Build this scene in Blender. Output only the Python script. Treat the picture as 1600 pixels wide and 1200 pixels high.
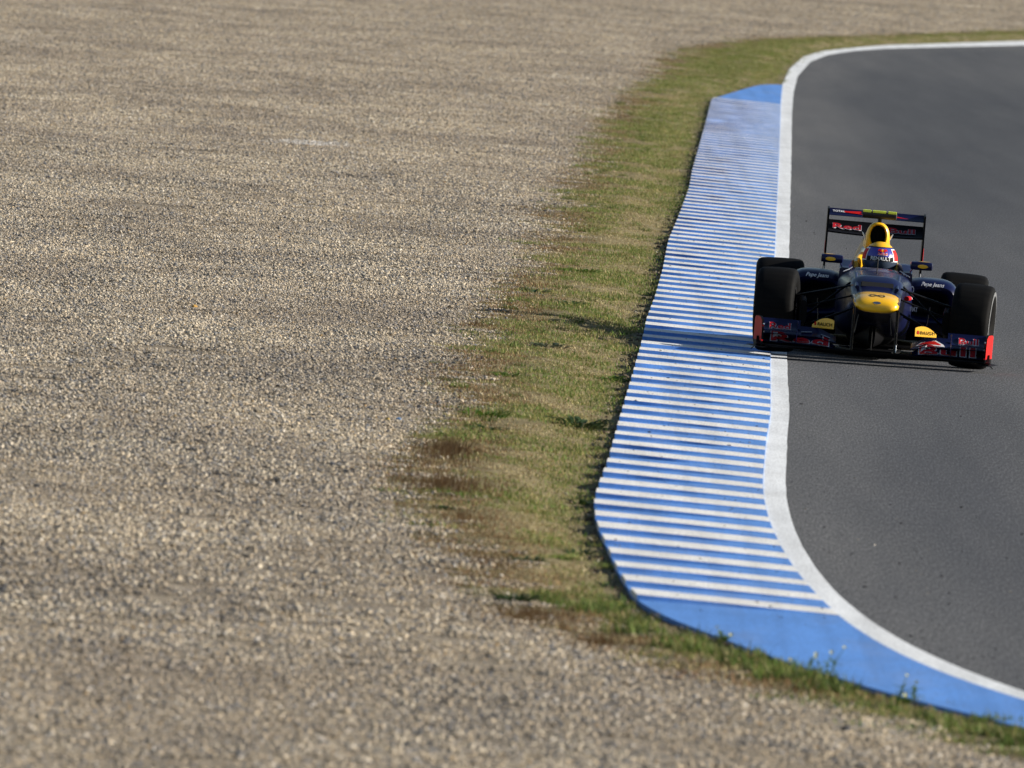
import bpy, bmesh, math, random
import numpy as np
from mathutils import Matrix, Vector

for o in list(bpy.data.objects):
    bpy.data.objects.remove(o, do_unlink=True)
random.seed(7)
RNG = np.random.default_rng(11)
R_ = math.radians
scene = bpy.context.scene
COL = scene.collection

# ------------------------------------------------------------------ camera, sky, sun, exposure
CAM_H = 3.99
PITCH = R_(1.78378)
ROLL = R_(4.0)
cam_data = bpy.data.cameras.new('camera')
cam = bpy.data.objects.new('camera', cam_data)
COL.objects.link(cam)
_f = Vector((0, math.cos(PITCH), -math.sin(PITCH)))
_r0 = Vector((1, 0, 0)); _u0 = Vector((0, math.sin(PITCH), math.cos(PITCH)))
_r = math.cos(ROLL) * _r0 + math.sin(ROLL) * _u0
_u = -math.sin(ROLL) * _r0 + math.cos(ROLL) * _u0
cam.matrix_world = Matrix(((_r.x, _u.x, -_f.x, 0), (_r.y, _u.y, -_f.y, 0), (_r.z, _u.z, -_f.z, CAM_H), (0, 0, 0, 1)))
cam_data.sensor_fit = 'HORIZONTAL'; cam_data.sensor_width = 36.0
cam_data.lens = 28700 / 1600 * 36.0
cam_data.clip_start = 1.0; cam_data.clip_end = 9000.0
cam_data.dof.use_dof = True
cam_data.dof.focus_distance = 148.0
cam_data.dof.aperture_fstop = 11.5
cam_data.dof.aperture_blades = 9
scene.camera = cam

SUN_EL = R_(20.3)
SUN_AZ = R_(-2.0)      # almost dead right of the view
sun_vec = Vector((math.cos(SUN_EL) * math.cos(SUN_AZ), -math.cos(SUN_EL) * math.sin(SUN_AZ), math.sin(SUN_EL)))
world = bpy.data.worlds.new('World'); scene.world = world
world.use_nodes = True
wn = world.node_tree.nodes; wl = world.node_tree.links
bg = wn.get('Background') or wn.new('ShaderNodeBackground')
sky = wn.new('ShaderNodeTexSky'); sky.sky_type = 'NISHITA'; sky.sun_disc = False
sky.sun_elevation = SUN_EL
sky.sun_rotation = math.atan2(sun_vec.x, sun_vec.y)
sky.air_density = 1.0; sky.dust_density = 0.6; sky.ozone_density = 1.0
wl.new(sky.outputs['Color'], bg.inputs['Color'])
bg.inputs['Strength'].default_value = 0.054
sun_data = bpy.data.lights.new('sun', 'SUN'); sun_data.energy = 5.0; sun_data.angle = R_(0.53)
sun_data.color = (1.0, 0.93, 0.82)
sun = bpy.data.objects.new('sun', sun_data); COL.objects.link(sun)
sun.location = (30, 100, 40)
sun.rotation_euler = (-sun_vec).to_track_quat('-Z', 'Y').to_euler()

scene.view_settings.view_transform = 'Standard'
scene.view_settings.look = 'None'
scene.view_settings.exposure = 0.84
scene.view_settings.gamma = 1.0
scene.view_settings.use_curve_mapping = False
scene.render.engine = 'CYCLES'
scene.cycles.max_bounces = 6
scene.cycles.use_denoising = True

# ------------------------------------------------------------------ helpers
def tag(o, label=None, cat=None, group=None, kind=None):
    if label: o['label'] = label
    if cat: o['category'] = cat
    if group: o['group'] = group
    if kind: o['kind'] = kind
    return o

def mesh_obj(name, verts, faces, mat=None, parent=None, smooth=None, mats=None, fmat=None):
    me = bpy.data.meshes.new(name)
    me.from_pydata([tuple(map(float, v)) for v in verts], [], [tuple(int(i) for i in f) for f in faces])
    for m in (mats or ([mat] if mat else [])):
        me.materials.append(m)
    if fmat is not None:
        me.polygons.foreach_set('material_index', np.asarray(fmat, dtype=np.int32))
    if smooth is not None:
        me.polygons.foreach_set('use_smooth', np.ones(len(me.polygons), dtype=bool))
        if smooth < 179:
            me.set_sharp_from_angle(angle=R_(smooth))
    me.update()
    o = bpy.data.objects.new(name, me)
    COL.objects.link(o)
    if parent: o.parent = parent
    return o

def empty(name, loc=(0, 0, 0), parent=None):
    o = bpy.data.objects.new(name, None); COL.objects.link(o)
    o.location = loc; o.empty_display_size = 0.2
    if parent: o.parent = parent
    return o

class NT:
    def __init__(s, name):
        s.m = bpy.data.materials.new(name); s.m.use_nodes = True
        s.n = s.m.node_tree.nodes; s.l = s.m.node_tree.links
        s.b = s.n['Principled BSDF']
    def node(s, t, **k):
        q = s.n.new(t)
        for a, v in k.items(): setattr(q, a, v)
        return q
    def link(s, a, b): s.l.new(a, b)
    def coords(s, scale=(1, 1, 1), kind='Object', rot=(0, 0, 0)):
        tc = s.node('ShaderNodeTexCoord'); mp = s.node('ShaderNodeMapping')
        mp.inputs['Scale'].default_value = scale
        mp.inputs['Rotation'].default_value = rot
        s.link(tc.outputs[kind], mp.inputs['Vector']); return mp.outputs['Vector']
    def noise(s, vec, scale=1.0, detail=3.0, rough=0.55, dist=0.0):
        q = s.node('ShaderNodeTexNoise'); s.link(vec, q.inputs['Vector'])
        q.inputs['Scale'].default_value = scale; q.inputs['Detail'].default_value = detail
        q.inputs['Roughness'].default_value = rough; q.inputs['Distortion'].default_value = dist
        return q.outputs['Fac']
    def ramp(s, fac, stops):
        q = s.node('ShaderNodeValToRGB'); e = q.color_ramp.elements
        while len(e) < len(stops): e.new(0.5)
        for i, (p, c) in enumerate(stops):
            e[i].position = p; e[i].color = (c[0], c[1], c[2], 1) if not isinstance(c, (int, float)) else (c, c, c, 1)
        s.link(fac, q.inputs['Fac']); return q.outputs['Color']
    def mix(s, fac, a, b, mode='MIX'):
        q = s.node('ShaderNodeMix'); q.data_type = 'RGBA'; q.blend_type = mode
        if isinstance(fac, (int, float)): q.inputs[0].default_value = fac
        else: s.link(fac, q.inputs[0])
        for sock, v in ((q.inputs[6], a), (q.inputs[7], b)):
            if isinstance(v, tuple): sock.default_value = (v[0], v[1], v[2], 1)
            else: s.link(v, sock)
        return q.outputs[2]
    def bump(s, h, strength=0.3, dist=0.01):
        q = s.node('ShaderNodeBump'); q.inputs['Strength'].default_value = strength
        q.inputs['Distance'].default_value = dist
        s.link(h, q.inputs['Height']); s.link(q.outputs['Normal'], s.b.inputs['Normal'])
    def base(s, c, rough=0.7, metal=0.0, coat=0.0, spec=None):
        if isinstance(c, tuple): s.b.inputs['Base Color'].default_value = (c[0], c[1], c[2], 1)
        else: s.link(c, s.b.inputs['Base Color'])
        if isinstance(rough, (int, float)): s.b.inputs['Roughness'].default_value = rough
        else: s.link(rough, s.b.inputs['Roughness'])
        s.b.inputs['Metallic'].default_value = metal
        s.b.inputs['Coat Weight'].default_value = coat
        s.b.inputs['Coat Roughness'].default_value = 0.08
        if spec is not None: s.b.inputs['Specular IOR Level'].default_value = spec
        return s.m

def paint(name, c, rough=0.35, metal=0.0, coat=0.6, var=0.12, sc=9.0, spec=None):
    t = NT(name); v = t.coords()
    d = tuple(x * (1 - var) for x in c)
    col = t.ramp(t.noise(v, sc, 4), [(0.35, d), (0.65, c)])
    return t.base(col, rough, metal, coat, spec)

# numpy value noise
def vnoise(x, y, seed=0):
    x = np.asarray(x, float); y = np.asarray(y, float)
    xi = np.floor(x); yi = np.floor(y); fx = x - xi; fy = y - yi
    fx = fx * fx * (3 - 2 * fx); fy = fy * fy * (3 - 2 * fy)
    def h(a, b):
        s = np.sin(a * 127.1 + b * 311.7 + seed * 74.7) * 43758.5453
        return s - np.floor(s)
    return ((h(xi, yi) * (1 - fx) + h(xi + 1, yi) * fx) * (1 - fy) + (h(xi, yi + 1) * (1 - fx) + h(xi + 1, yi + 1) * fx) * fy) * 2 - 1

def fbm(x, y, seed=0, oct=3):
    a = 1.0; s = 0; t = 0
    for i in range(oct):
        s = s + a * vnoise(np.asarray(x) * 2 ** i, np.asarray(y) * 2 ** i, seed + i); t += a; a *= 0.5
    return s / t

# ------------------------------------------------------------------ plan of the corner: metres along the view (d) and across (x)
KERB_LEFT = [(55, 9.5), (65, 6.4), (74, 4.1), (79, 3.15), (83.1, 2.419), (83.9, 2.20), (85.2, 1.879), (86.7, 1.604), (88.3, 1.319), (90.3, 1.05), (91.6, 0.865), (92.5, 0.787), (93.2, 0.722), (94.1, 0.691), (97.0, 0.625), (100.5, 0.571), (103.0, 0.531), (105.8, 0.523), (107.8, 0.543), (113.4, 0.632), (120.1, 0.715), (126.8, 0.803), (131.6, 0.866), (138.8, 0.959), (146.0, 1.038), (152.5, 1.138), (162.0, 1.260), (173.5, 1.384), (184.2, 1.552), (198.7, 1.767), (209.0, 1.881), (221.0, 2.035), (243.1, 2.321), (264.1, 2.580), (267.5, 2.66), (286.0, 3.56), (287.5, 3.89), (306.6, 4.259), (325.3, 4.751), (335.9, 5.261), (344.3, 5.950), (352.0, 6.654), (359.0, 7.572), (377.8, 10.012), (400, 13.2), (440, 20.5), (520, 40)]
LINE_LEFT = [(55, 10.2), (65, 7.0), (74, 4.75), (80, 3.55), (85.8, 2.492), (87.0, 2.294), (88.5, 2.097), (90.7, 1.905), (93.3, 1.755), (96.7, 1.653), (99.1, 1.598), (102.0, 1.561), (105.6, 1.538), (108.7, 1.545), (110.5, 1.556), (112.8, 1.583), (119.7, 1.683), (125.0, 1.775), (130.4, 1.840), (135.9, 1.902), (139.9, 1.954), (157.8, 2.180), (177.4, 2.446), (190.7, 2.619), (211.9, 2.901), (271.1, 3.672), (286.8, 3.892), (306.6, 4.259), (325.3, 4.751), (335.9, 5.261), (344.3, 5.950), (352.0, 6.654), (359.0, 7.572), (377.8, 10.012), (400, 13.2), (440, 20.5), (520, 40)]
LINE_RIGHT = [(55, 10.6), (65, 7.35), (74, 4.98), (80, 3.72), (86.7, 2.514), (88.2, 2.322), (90.0, 2.129), (92.7, 1.941), (95.0, 1.832), (96.6, 1.778), (99.3, 1.718), (102.9, 1.677), (106.6, 1.668), (109.5, 1.683), (112.0, 1.706), (118.1, 1.792), (124.9, 1.898), (130.6, 1.967), (133.4, 1.997), (140.2, 2.080), (173.8, 2.530), (191.2, 2.765), (212.5, 3.052), (260.2, 3.689), (280.0, 3.972), (298.5, 4.279), (318.7, 4.772), (330.6, 5.263), (339.2, 5.866), (346.1, 6.549), (355.1, 7.80), (362.8, 8.90), (374.1, 10.55), (400, 14.3), (440, 21.8), (520, 42)]
GRAVEL_EDGE = [(55, 8.2), (65, 5.7), (74, 3.75), (80.5, 2.356), (81.5, 2.168), (82.5, 1.974), (83.4, 1.663), (85.0, 1.357), (85.9, 1.029), (87.9, 0.702), (89.5, 0.302), (91.1, 0.046), (93.1, -0.124), (98.9, -0.426), (102.4, -0.522), (107.2, -0.616), (112.7, -0.602), (117.1, -0.493), (121.0, -0.435), (125.8, -0.441), (132.6, -0.424), (136.2, -0.309), (142.0, -0.284), (147.9, -0.194), (154.1, -0.143), (158.4, 0.039), (161.9, 0.068), (173.3, 0.126), (185.2, 0.258), (199.0, 0.465), (217.0, 0.672), (235.7, 0.830), (257.5, 1.197), (284.0, 1.817), (299.8, 2.029), (313.6, 2.328), (327.7, 2.993), (340.5, 3.932), (349.6, 5.007), (366.2, 7.148), (378.5, 8.701), (391.7, 10.362), (430, 16.7), (520, 35)]
_DG = np.arange(55, 520.01, 0.25)
def _curve(tab, sig):
    t = np.array(tab); v = np.interp(_DG, t[:, 0], t[:, 1])
    k = np.arange(-12, 13) * 0.25
    w = np.exp(-(k / sig) ** 2 / 2); w /= w.sum()
    vp = np.concatenate([2 * v[0] - v[12:0:-1], v, 2 * v[-1] - v[-2:-14:-1]])
    vs = np.convolve(vp, w, 'valid')
    return lambda d: np.interp(d, _DG, vs)
Xk = _curve(KERB_LEFT, 0.6); Xl = _curve(LINE_LEFT, 1.0); Xr = _curve(LINE_RIGHT, 1.0); Xg = _curve(GRAVEL_EDGE, 0.7)

def ground_z(x, d):
    """height of gravel and verge: the verge climbs away from the kerb"""
    x = np.asarray(x, float); d = np.asarray(d, float)
    e = np.clip((Xg(d) - x) / 0.8, 0, 1)                 # 0 verge .. 1 gravel
    q = np.clip((Xk(d) - 0.06 - x) / 0.62, 0, 1)
    rise = 0.085 * q * q * (3 - 2 * q) * np.clip((d - 86) / 10, 0, 1)
    z = 0.016 * fbm(x / 1.2, d / 3.0, 3, 3) * e + 0.003 * fbm(x / 0.4, d / 0.9, 9, 2) * e
    z = z + 0.05 * fbm(x / 4.0, d / 12.0, 5, 2) * np.clip((Xg(d) - x) / 3.0, 0, 1)
    z = z + (1 - e) * 0.008 * fbm(x / 0.3, d / 0.6, 21, 3)
    k = np.clip((x - (Xk(d) - 0.18)) / 0.18, 0, 1)
    return z + rise + 0.004 * k - 0.004

def strip(name, xs_fn, rows, cols, zfn, mat, **kw):
    V = []
    for d in rows:
        a, b = xs_fn(d)
        x = a + (b - a) * cols
        z = zfn(x, np.full_like(x, d))
        V.append(np.stack([x, np.full_like(x, d), z], 1))
    n = len(cols); V = np.concatenate(V); F = []
    for i in range(len(rows) - 1):
        for j in range(n - 1):
            F.append((i * n + j, i * n + j + 1, (i + 1) * n + j + 1, (i + 1) * n + j))
    return mesh_obj(name, V, F, mat, smooth=180, **kw)

def drows(a, b, s0, growth=0.0035):
    r = [a]
    while r[-1] < b:
        r.append(r[-1] + s0 * (1 + max(0, r[-1] - 100) * growth * 2))
    r[-1] = b
    return np.array(r)

# ------------------------------------------------------------------ ground materials
def ground_mat():
    t = NT('dry_earth'); v = t.coords()
    return t.base(t.ramp(t.noise(v, 0.8, 6), [(0.3, (0.22, 0.185, 0.14)), (0.7, (0.32, 0.275, 0.21))]), 0.95)

def gravel_bed_mat():
    t = NT('gravel_bed'); v = t.coords()
    c = t.ramp(t.noise(v, 45, 4, 0.7), [(0.30, (0.10, 0.085, 0.065)), (0.5, (0.27, 0.23, 0.175)), (0.70, (0.48, 0.43, 0.345))])
    c2 = t.ramp(t.noise(t.coords((0.5, 0.18, 1)), 1.0, 4), [(0.3, (0.82, 0.80, 0.80)), (0.7, (1.08, 1.05, 1.0))])
    m = t.base(t.mix(1.0, c, c2, 'MULTIPLY'), 0.95, spec=0.2)
    t.bump(t.noise(v, 60, 3), 0.6, 0.02); return m

def stone_mat():
    t = NT('gravel_stone')
    at = t.node('ShaderNodeAttribute', attribute_name='tint'); oi = t.node('ShaderNodeObjectInfo')
    sc = t.ramp(oi.outputs['Random'], [(0, 0.84), (1, 1.12)])
    v = t.coords((0.55, 0.16, 1), 'Object')
    geo = t.node('ShaderNodeNewGeometry')
    mp = t.node('ShaderNodeMapping'); mp.inputs['Scale'].default_value = (0.5, 0.14, 1)
    t.link(geo.outputs['Position'], mp.inputs['Vector'])
    big = t.ramp(t.noise(mp.outputs['Vector'], 1.0, 4), [(0.32, (0.70, 0.69, 0.71)), (0.66, (1.08, 1.07, 1.06))])
    c = t.mix(1.0, t.mix(1.0, at.outputs['Color'], sc, 'MULTIPLY'), big, 'MULTIPLY')
    return t.base(c, 0.85, spec=0.3)

def soil_mat():
    t = NT('verge_soil'); v = t.coords()
    c = t.ramp(t.noise(v, 6, 6, 0.65), [(0.25, (0.10, 0.075, 0.042)), (0.5, (0.18, 0.15, 0.078)), (0.75, (0.29, 0.24, 0.14))])
    m = t.base(c, 0.95, spec=0.15); t.bump(t.noise(v, 40, 4), 0.8, 0.02); return m

def blade_mat():
    t = NT('grass_blade')
    at = t.node('ShaderNodeAttribute', attribute_name='tint'); oi = t.node('ShaderNodeObjectInfo')
    sc = t.ramp(oi.outputs['Random'], [(0, 0.8), (1, 1.2)])
    c = t.mix(1.0, at.outputs['Color'], sc, 'MULTIPLY')
    m = t.base(c, 0.7, spec=0.2)
    tr = t.node('ShaderNodeBsdfTranslucent'); t.link(c, tr.inputs['Color'])
    mx = t.node('ShaderNodeMixShader'); mx.inputs[0].default_value = 0.3
    out = t.n['Material Output']
    t.link(t.b.outputs[0], mx.inputs[1]); t.link(tr.outputs[0], mx.inputs[2]); t.link(mx.outputs[0], out.inputs['Surface'])
    return m

def asphalt_mat():
    t = NT('asphalt')
    sp = t.noise(t.coords((95, 4.0, 1)), 1.0, 3, 0.8)
    c = t.ramp(sp, [(0.32, (0.020, 0.021, 0.0235)), (0.5, (0.074, 0.0745, 0.078)), (0.68, (0.20, 0.198, 0.196))])
    st = t.ramp(t.noise(t.coords((0.9, 0.03, 1), rot=(0, 0, R_(1.2))), 1.0, 5, 0.6), [(0.32, (0.66, 0.68, 0.73)), (0.68, (1.08, 1.07, 1.05))])
    st2 = t.ramp(t.noise(t.coords((3.2, 0.10, 1), rot=(0, 0, R_(2.0))), 1.0, 4, 0.6), [(0.3, 0.92), (0.7, 1.06)])
    c = t.mix(1.0, t.mix(1.0, c, st, 'MULTIPLY'), st2, 'MULTIPLY')
    ru = t.node('ShaderNodeAttribute', attribute_name='rubbered')
    c = t.mix(1.0, c, t.ramp(ru.outputs['Fac'], [(0, (1.06, 1.06, 1.08)), (1, (0.62, 0.65, 0.73))]), 'MULTIPLY')
    m = t.base(c, 0.86, spec=0.25); t.bump(sp, 0.1, 0.003); return m

def kerb_paint(name, c, dirt, speck=0.16, smear=0.3):
    t = NT(name)
    a = t.ramp(t.noise(t.coords((2.1, 0.5, 1)), 1.0, 5, 0.6), [(0.3, tuple(x * 0.80 for x in c)), (0.65, c)])
    fl = t.ramp(t.noise(t.coords((34, 4.0, 30)), 1.0, 3, 0.65), [(0.71, 0.0), (0.75, 0.8)])
    col = t.mix(fl, a, dirt)
    gr = t.ramp(t.noise(t.coords((85, 6, 40)), 1.0, 3, 0.75), [(0.36, 1 - speck * 2), (0.58, 1.0)])
    col = t.mix(1.0, col, gr, 'MULTIPLY')
    sm = t.ramp(t.noise(t.coords((5.5, 0.045, 1), rot=(0, 0, R_(-0.8))), 1.0, 4, 0.6), [(0.36, 1 - smear), (0.56, 1.0)])
    col = t.mix(1.0, col, sm, 'MULTIPLY')
    du = t.ramp(t.noise(t.coords((1.7, 0.28, 1)), 1.0, 6, 0.7), [(0.48, 0.0), (0.78, 0.20)])
    col = t.mix(du, col, (0.36, 0.33, 0.29))
    return t.base(col, 0.65, spec=0.3)

M_ground = ground_mat(); M_gravel = gravel_bed_mat(); M_stone = stone_mat(); M_soil = soil_mat(); M_blade = blade_mat(); M_asph = asphalt_mat()
M_kblue = kerb_paint('kerb_blue_paint', (0.105, 0.285, 0.72), (0.05, 0.07, 0.12), 0.10, 0.16)
M_kwhite = kerb_paint('kerb_white_paint', (0.84, 0.83, 0.81), (0.10, 0.10, 0.11), 0.13, 0.13)
M_line = kerb_paint('line_white_paint', (0.86, 0.88, 0.90), (0.16, 0.16, 0.165), 0.14, 0.12)

# ------------------------------------------------------------------ large structure
g = mesh_obj('ground', [(-3000, -500, -0.22), (3000, -500, -0.22), (3000, 6000, -0.22), (-3000, 6000, -0.22)], [(0, 1, 2, 3)], M_ground)
tag(g, kind='structure')

rows = drows(56, 640, 0.22)
cols = np.concatenate([np.linspace(0, 0.55, 30)[:-1], np.linspace(0.55, 1, 52)])
def gz_bed(x, d):
    under = np.clip((x - (Xg(d) - 0.05)) / 0.2, 0, 1)
    return ground_z(x, d) - 0.007 - 0.03 * under
gv = strip('gravel_trap', lambda d: (-0.031 * d - 16.0, float(Xg(d)) + 0.35), rows, cols, gz_bed, M_gravel)
tag(gv, kind='structure')

rows = drows(56, 515, 0.14)
cols = np.linspace(0, 1, 26)
def gz_verge(x, d):
    edge = np.clip((Xg(d) + 0.05 - x) / 0.25, 0, 1)
    return ground_z(x, d) - 0.02 * edge
vg = strip('grass_verge', lambda d: (float(Xg(d)) - 0.20 + 0.16 * float(fbm(d / 0.9, 0.3, 40)), float(Xk(d)) + 0.03), rows, cols, gz_verge, M_soil)
tag(vg, kind='structure')

rows = drows(50, 515, 0.5)
tr_cols = np.concatenate([np.linspace(0, 0.12, 25)[:-1], [0.12, 0.2, 0.5, 1.0]])
track = strip('track', lambda d: (float(Xl(max(d, 55))) - 0.02, 75.0), rows, tr_cols, lambda x, d: x * 0, M_asph)
co = np.empty(len(track.data.vertices) * 3); track.data.vertices.foreach_get('co', co); co = co.reshape(-1, 3)
off = co[:, 0] - Xr(co[:, 1])
ru = np.clip((off - 0.35) / 1.1, 0, 1) * np.clip((6.5 - off) / 2.5, 0, 1); ru = ru * ru * (3 - 2 * ru) * (0.30 + 0.70 * np.clip((co[:, 1] - 130) / 90, 0, 1) * np.clip((345 - co[:, 1]) / 60, 0.25, 1))
at = track.data.attributes.new('rubbered', 'FLOAT', 'POINT'); at.data.foreach_set('value', ru.astype(np.float32))
tag(track, kind='structure')

# painted edge line, with a slightly uneven edge, as a sheet on the track
rows = drows(56, 500, 0.12)
def line_x(d):
    return (float(Xl(d)) - 0.012 + 0.003 * float(vnoise(d * 1.7, 0, 2)), float(Xr(d)) + 0.003 * float(vnoise(d * 0.8, 5, 3)))
ln = strip('edge_line', line_x, rows, np.array([0, 0.5, 1.0]), lambda x, d: x * 0 + 0.0045, M_line, parent=track)

# kerb: blue body that rises away from the track, ribbed with white bars
K0, K1 = 62.0, 287.2
def kerb_h(t, d):
    """t = 0 at the track, 1 at the grass"""
    far = np.clip((K1 - d) / 7.0, 0, 1); near = np.clip((d - 80) / 12.0, 0, 1)
    e = far * (0.35 + 0.65 * near)
    return 0.008 + e * (0.004 + 0.012 * t)
rows = drows(K0, K1, 0.25)
V = []; F = []
nc = 9
for d in rows:
    a, b = float(Xk(d)), float(Xl(d)) - 0.004
    if b - a < 0.03: a = b - 0.03
    for j in range(nc):
        t = 1 - j / (nc - 1)
        V.append((a + (b - a) * (1 - t), d, float(kerb_h(t, d))))
    V.append((a + 0.002, d, -0.2)); V.append((b, d, -0.02))
n = nc + 2
for i in range(len(rows) - 1):
    for j in range(nc - 1):
        F.append((i * n + j, i * n + j + 1, (i + 1) * n + j + 1, (i + 1) * n + j))
    F.append((i * n, (i + 1) * n, (i + 1) * n + nc, i * n + nc))
    F.append((i * n + nc - 1, i * n + nc + 1, (i + 1) * n + nc + 1, (i + 1) * n + nc - 1))
last = (len(rows) - 1) * n
F.append(tuple(last + j for j in range(nc)) + (last + nc + 1, last + nc))
kerb = mesh_obj('kerb', V, F, M_kblue, smooth=35)
tag(kerb, kind='structure')

PITCH_BAR = 1.735
d = 93.55; BARS = []
while d < 265.5:
    L = PITCH_BAR * (0.46 - 0.08 * min(1, max(0, (d - 165) / 80)) + 0.05 * random.uniform(-1, 1))
    BARS.append((d, d + L)); ns = 14
    V = []; ph = random.uniform(0, 50); amp = 0.04
    skew = random.uniform(-0.03, 0.03)
    for k in range(ns + 1):
        t = 1 - k / ns
        dn = d + skew * t + amp * float(fbm(k * 0.16, ph, 7, 2)); df = d + L + skew * t + amp * float(fbm(k * 0.16, ph + 9, 8, 2))
        for dd, top in ((dn, 0), (dn + 0.012, 1), (df - 0.03, 1), (df, 0)):
            a, b = float(Xk(dd)) - 0.006, float(Xl(dd)) - 0.006
            x = a + (b - a) * (1 - t)
            r = 0.004 + 0.023 * t ** 0.85
            z = float(kerb_h(t, dd)) + (r if top else -0.004)
            V.append((x, dd, z))
    F = []; fm = []
    for k in range(ns):
        for j in range(3):
            F.append((k * 4 + j, (k + 1) * 4 + j, (k + 1) * 4 + j + 1, k * 4 + j + 1)); fm.append(1 if j == 0 else 0)
    F.append((0, 1, 2, 3)); fm.append(0)
    F.append(tuple(ns * 4 + j for j in (3, 2, 1, 0))); fm.append(0)
    mesh_obj('kerb_bar', V, F, mats=[M_kwhite, M_kblue], fmat=fm, parent=kerb, smooth=30)
    d += PITCH_BAR * (1 + 0.03 * random.uniform(-1, 1))

# ------------------------------------------------------------------ scattered stuff: gravel stones and grass, instanced on points
def ico():
    bm = bmesh.new(); bmesh.ops.create_icosphere(bm, subdivisions=1, radius=1.0)
    v = np.array([x.co[:] for x in bm.verts]); f = np.array([[q.index for q in p.verts] for p in bm.faces]); bm.free()
    return v, f
ICO_V, ICO_F = ico()
def rand_rot(rng):
    q = rng.normal(size=4); q /= np.linalg.norm(q); w, x, y, z = q
    return np.array([[1 - 2 * (y * y + z * z), 2 * (x * y - z * w), 2 * (x * z + y * w)], [2 * (x * y + z * w), 1 - 2 * (x * x + z * z), 2 * (y * z - x * w)], [2 * (x * z - y * w), 2 * (y * z + x * w), 1 - 2 * (x * x + y * y)]])

STONE_COLS = [((0.47, 0.39, 0.28), 9), ((0.54, 0.47, 0.365), 6), ((0.38, 0.325, 0.25), 5), ((0.25, 0.24, 0.23), 3.2), ((0.15, 0.16, 0.185), 2.4), ((0.075, 0.066, 0.058), 1.5), ((0.62, 0.57, 0.49), 0.9), ((0.46, 0.32, 0.16), 0.8)]
_sw = np.array([c[1] for c in STONE_COLS]); _sw = _sw / _sw.sum()

def stones_mesh(name, P, S, C, mat, rng, flat=0.5):
    V = []; F = []; T = []
    for p, s, c in zip(P, S, C):
        v = ICO_V * (1 + 0.28 * rng.uniform(-1, 1, (len(ICO_V), 1)))
        v = v * np.array([1, rng.uniform(0.6, 1.0), rng.uniform(0.5, 0.85)])
        v = v @ rand_rot(rng).T * s
        v[:, 2] *= flat + 0.25
        F.append(ICO_F + len(V) * len(ICO_V)); V.append(v + p); T.append(np.repeat([c], len(ICO_V), 0))
    me = bpy.data.meshes.new(name)
    me.from_pydata(np.concatenate(V).tolist(), [], np.concatenate(F).tolist())
    T = np.concatenate(T); at = me.attributes.new('tint', 'FLOAT_COLOR', 'POINT')
    at.data.foreach_set('color', np.c_[T, np.ones(len(T))].astype(np.float32).ravel())
    me.materials.append(mat); return me

def source_collection(name, meshes):
    c = bpy.data.collections.new(name)
    for i, m in enumerate(meshes):
        c.objects.link(bpy.data.objects.new('%s_%02d' % (name, i), m))
    return c

def scatter(name, P, idx, rot, scl, coll):
    me = bpy.data.meshes.new(name); me.from_pydata(P.tolist(), [], [])
    a = me.attributes.new('pick', 'INT', 'POINT'); a.data.foreach_set('value', idx.astype(np.int32))
    a = me.attributes.new('turn', 'FLOAT_VECTOR', 'POINT'); a.data.foreach_set('vector', rot.astype(np.float32).ravel())
    a = me.attributes.new('size', 'FLOAT', 'POINT'); a.data.foreach_set('value', scl.astype(np.float32))
    ob = bpy.data.objects.new(name, me); COL.objects.link(ob)
    ng = bpy.data.node_groups.new(name + '_nodes', 'GeometryNodeTree')
    ng.interface.new_socket('Geometry', in_out='INPUT', socket_type='NodeSocketGeometry')
    ng.interface.new_socket('Geometry', in_out='OUTPUT', socket_type='NodeSocketGeometry')
    N = ng.nodes; Lk = ng.links
    gi = N.new('NodeGroupInput'); go = N.new('NodeGroupOutput'); ip = N.new('GeometryNodeInstanceOnPoints')
    ci = N.new('GeometryNodeCollectionInfo'); ci.inputs['Collection'].default_value = coll
    ci.inputs['Separate Children'].default_value = True; ci.inputs['Reset Children'].default_value = True
    def attr(n, t):
        q = N.new('GeometryNodeInputNamedAttribute'); q.data_type = t; q.inputs['Name'].default_value = n; return q.outputs['Attribute']
    Lk.new(gi.outputs[0], ip.inputs['Points']); Lk.new(ci.outputs[0], ip.inputs['Instance'])
    ip.inputs['Pick Instance'].default_value = True
    Lk.new(attr('pick', 'INT'), ip.inputs['Instance Index'])
    e2r = N.new('FunctionNodeEulerToRotation'); Lk.new(attr('turn', 'FLOAT_VECTOR'), e2r.inputs[0]); Lk.new(e2r.outputs[0], ip.inputs['Rotation'])
    Lk.new(attr('size', 'FLOAT'), ip.inputs['Scale'])
    Lk.new(ip.outputs[0], go.inputs[0])
    md = ob.modifiers.new('scatter', 'NODES'); md.node_group = ng
    return ob

def stone_patch(seed, n=120, rad=0.24, med=0.0056):
    rng = np.random.default_rng(seed)
    r = rad * np.sqrt(rng.uniform(0, 1, n)); a = rng.uniform(0, 6.283, n)
    s = np.clip(rng.lognormal(math.log(med), 0.46, n), 0.0028, 0.022)
    P = np.stack([r * np.cos(a), r * np.sin(a), s * rng.uniform(0.1, 0.5, n)], 1)
    ci = rng.choice(len(STONE_COLS), n, p=_sw)
    C = np.array([STONE_COLS[i][0] for i in ci]) * rng.uniform(0.8, 1.15, (n, 1))
    return stones_mesh('gravel_patch', P, s, C, M_stone, rng)
gcoll = source_collection('gravel_patch', [stone_patch(100 + i) for i in range(10)])
_keep = STONE_COLS, _sw
STONE_COLS = [((0.66, 0.64, 0.61), 4), ((0.52, 0.50, 0.47), 2), ((0.42, 0.37, 0.30), 1)]; _sw = np.array([4, 2, 1]) / 7
for i in range(2): gcoll.objects.link(bpy.data.objects.new('gravel_patch_%02d' % (10 + i), stone_patch(150 + i)))
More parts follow.
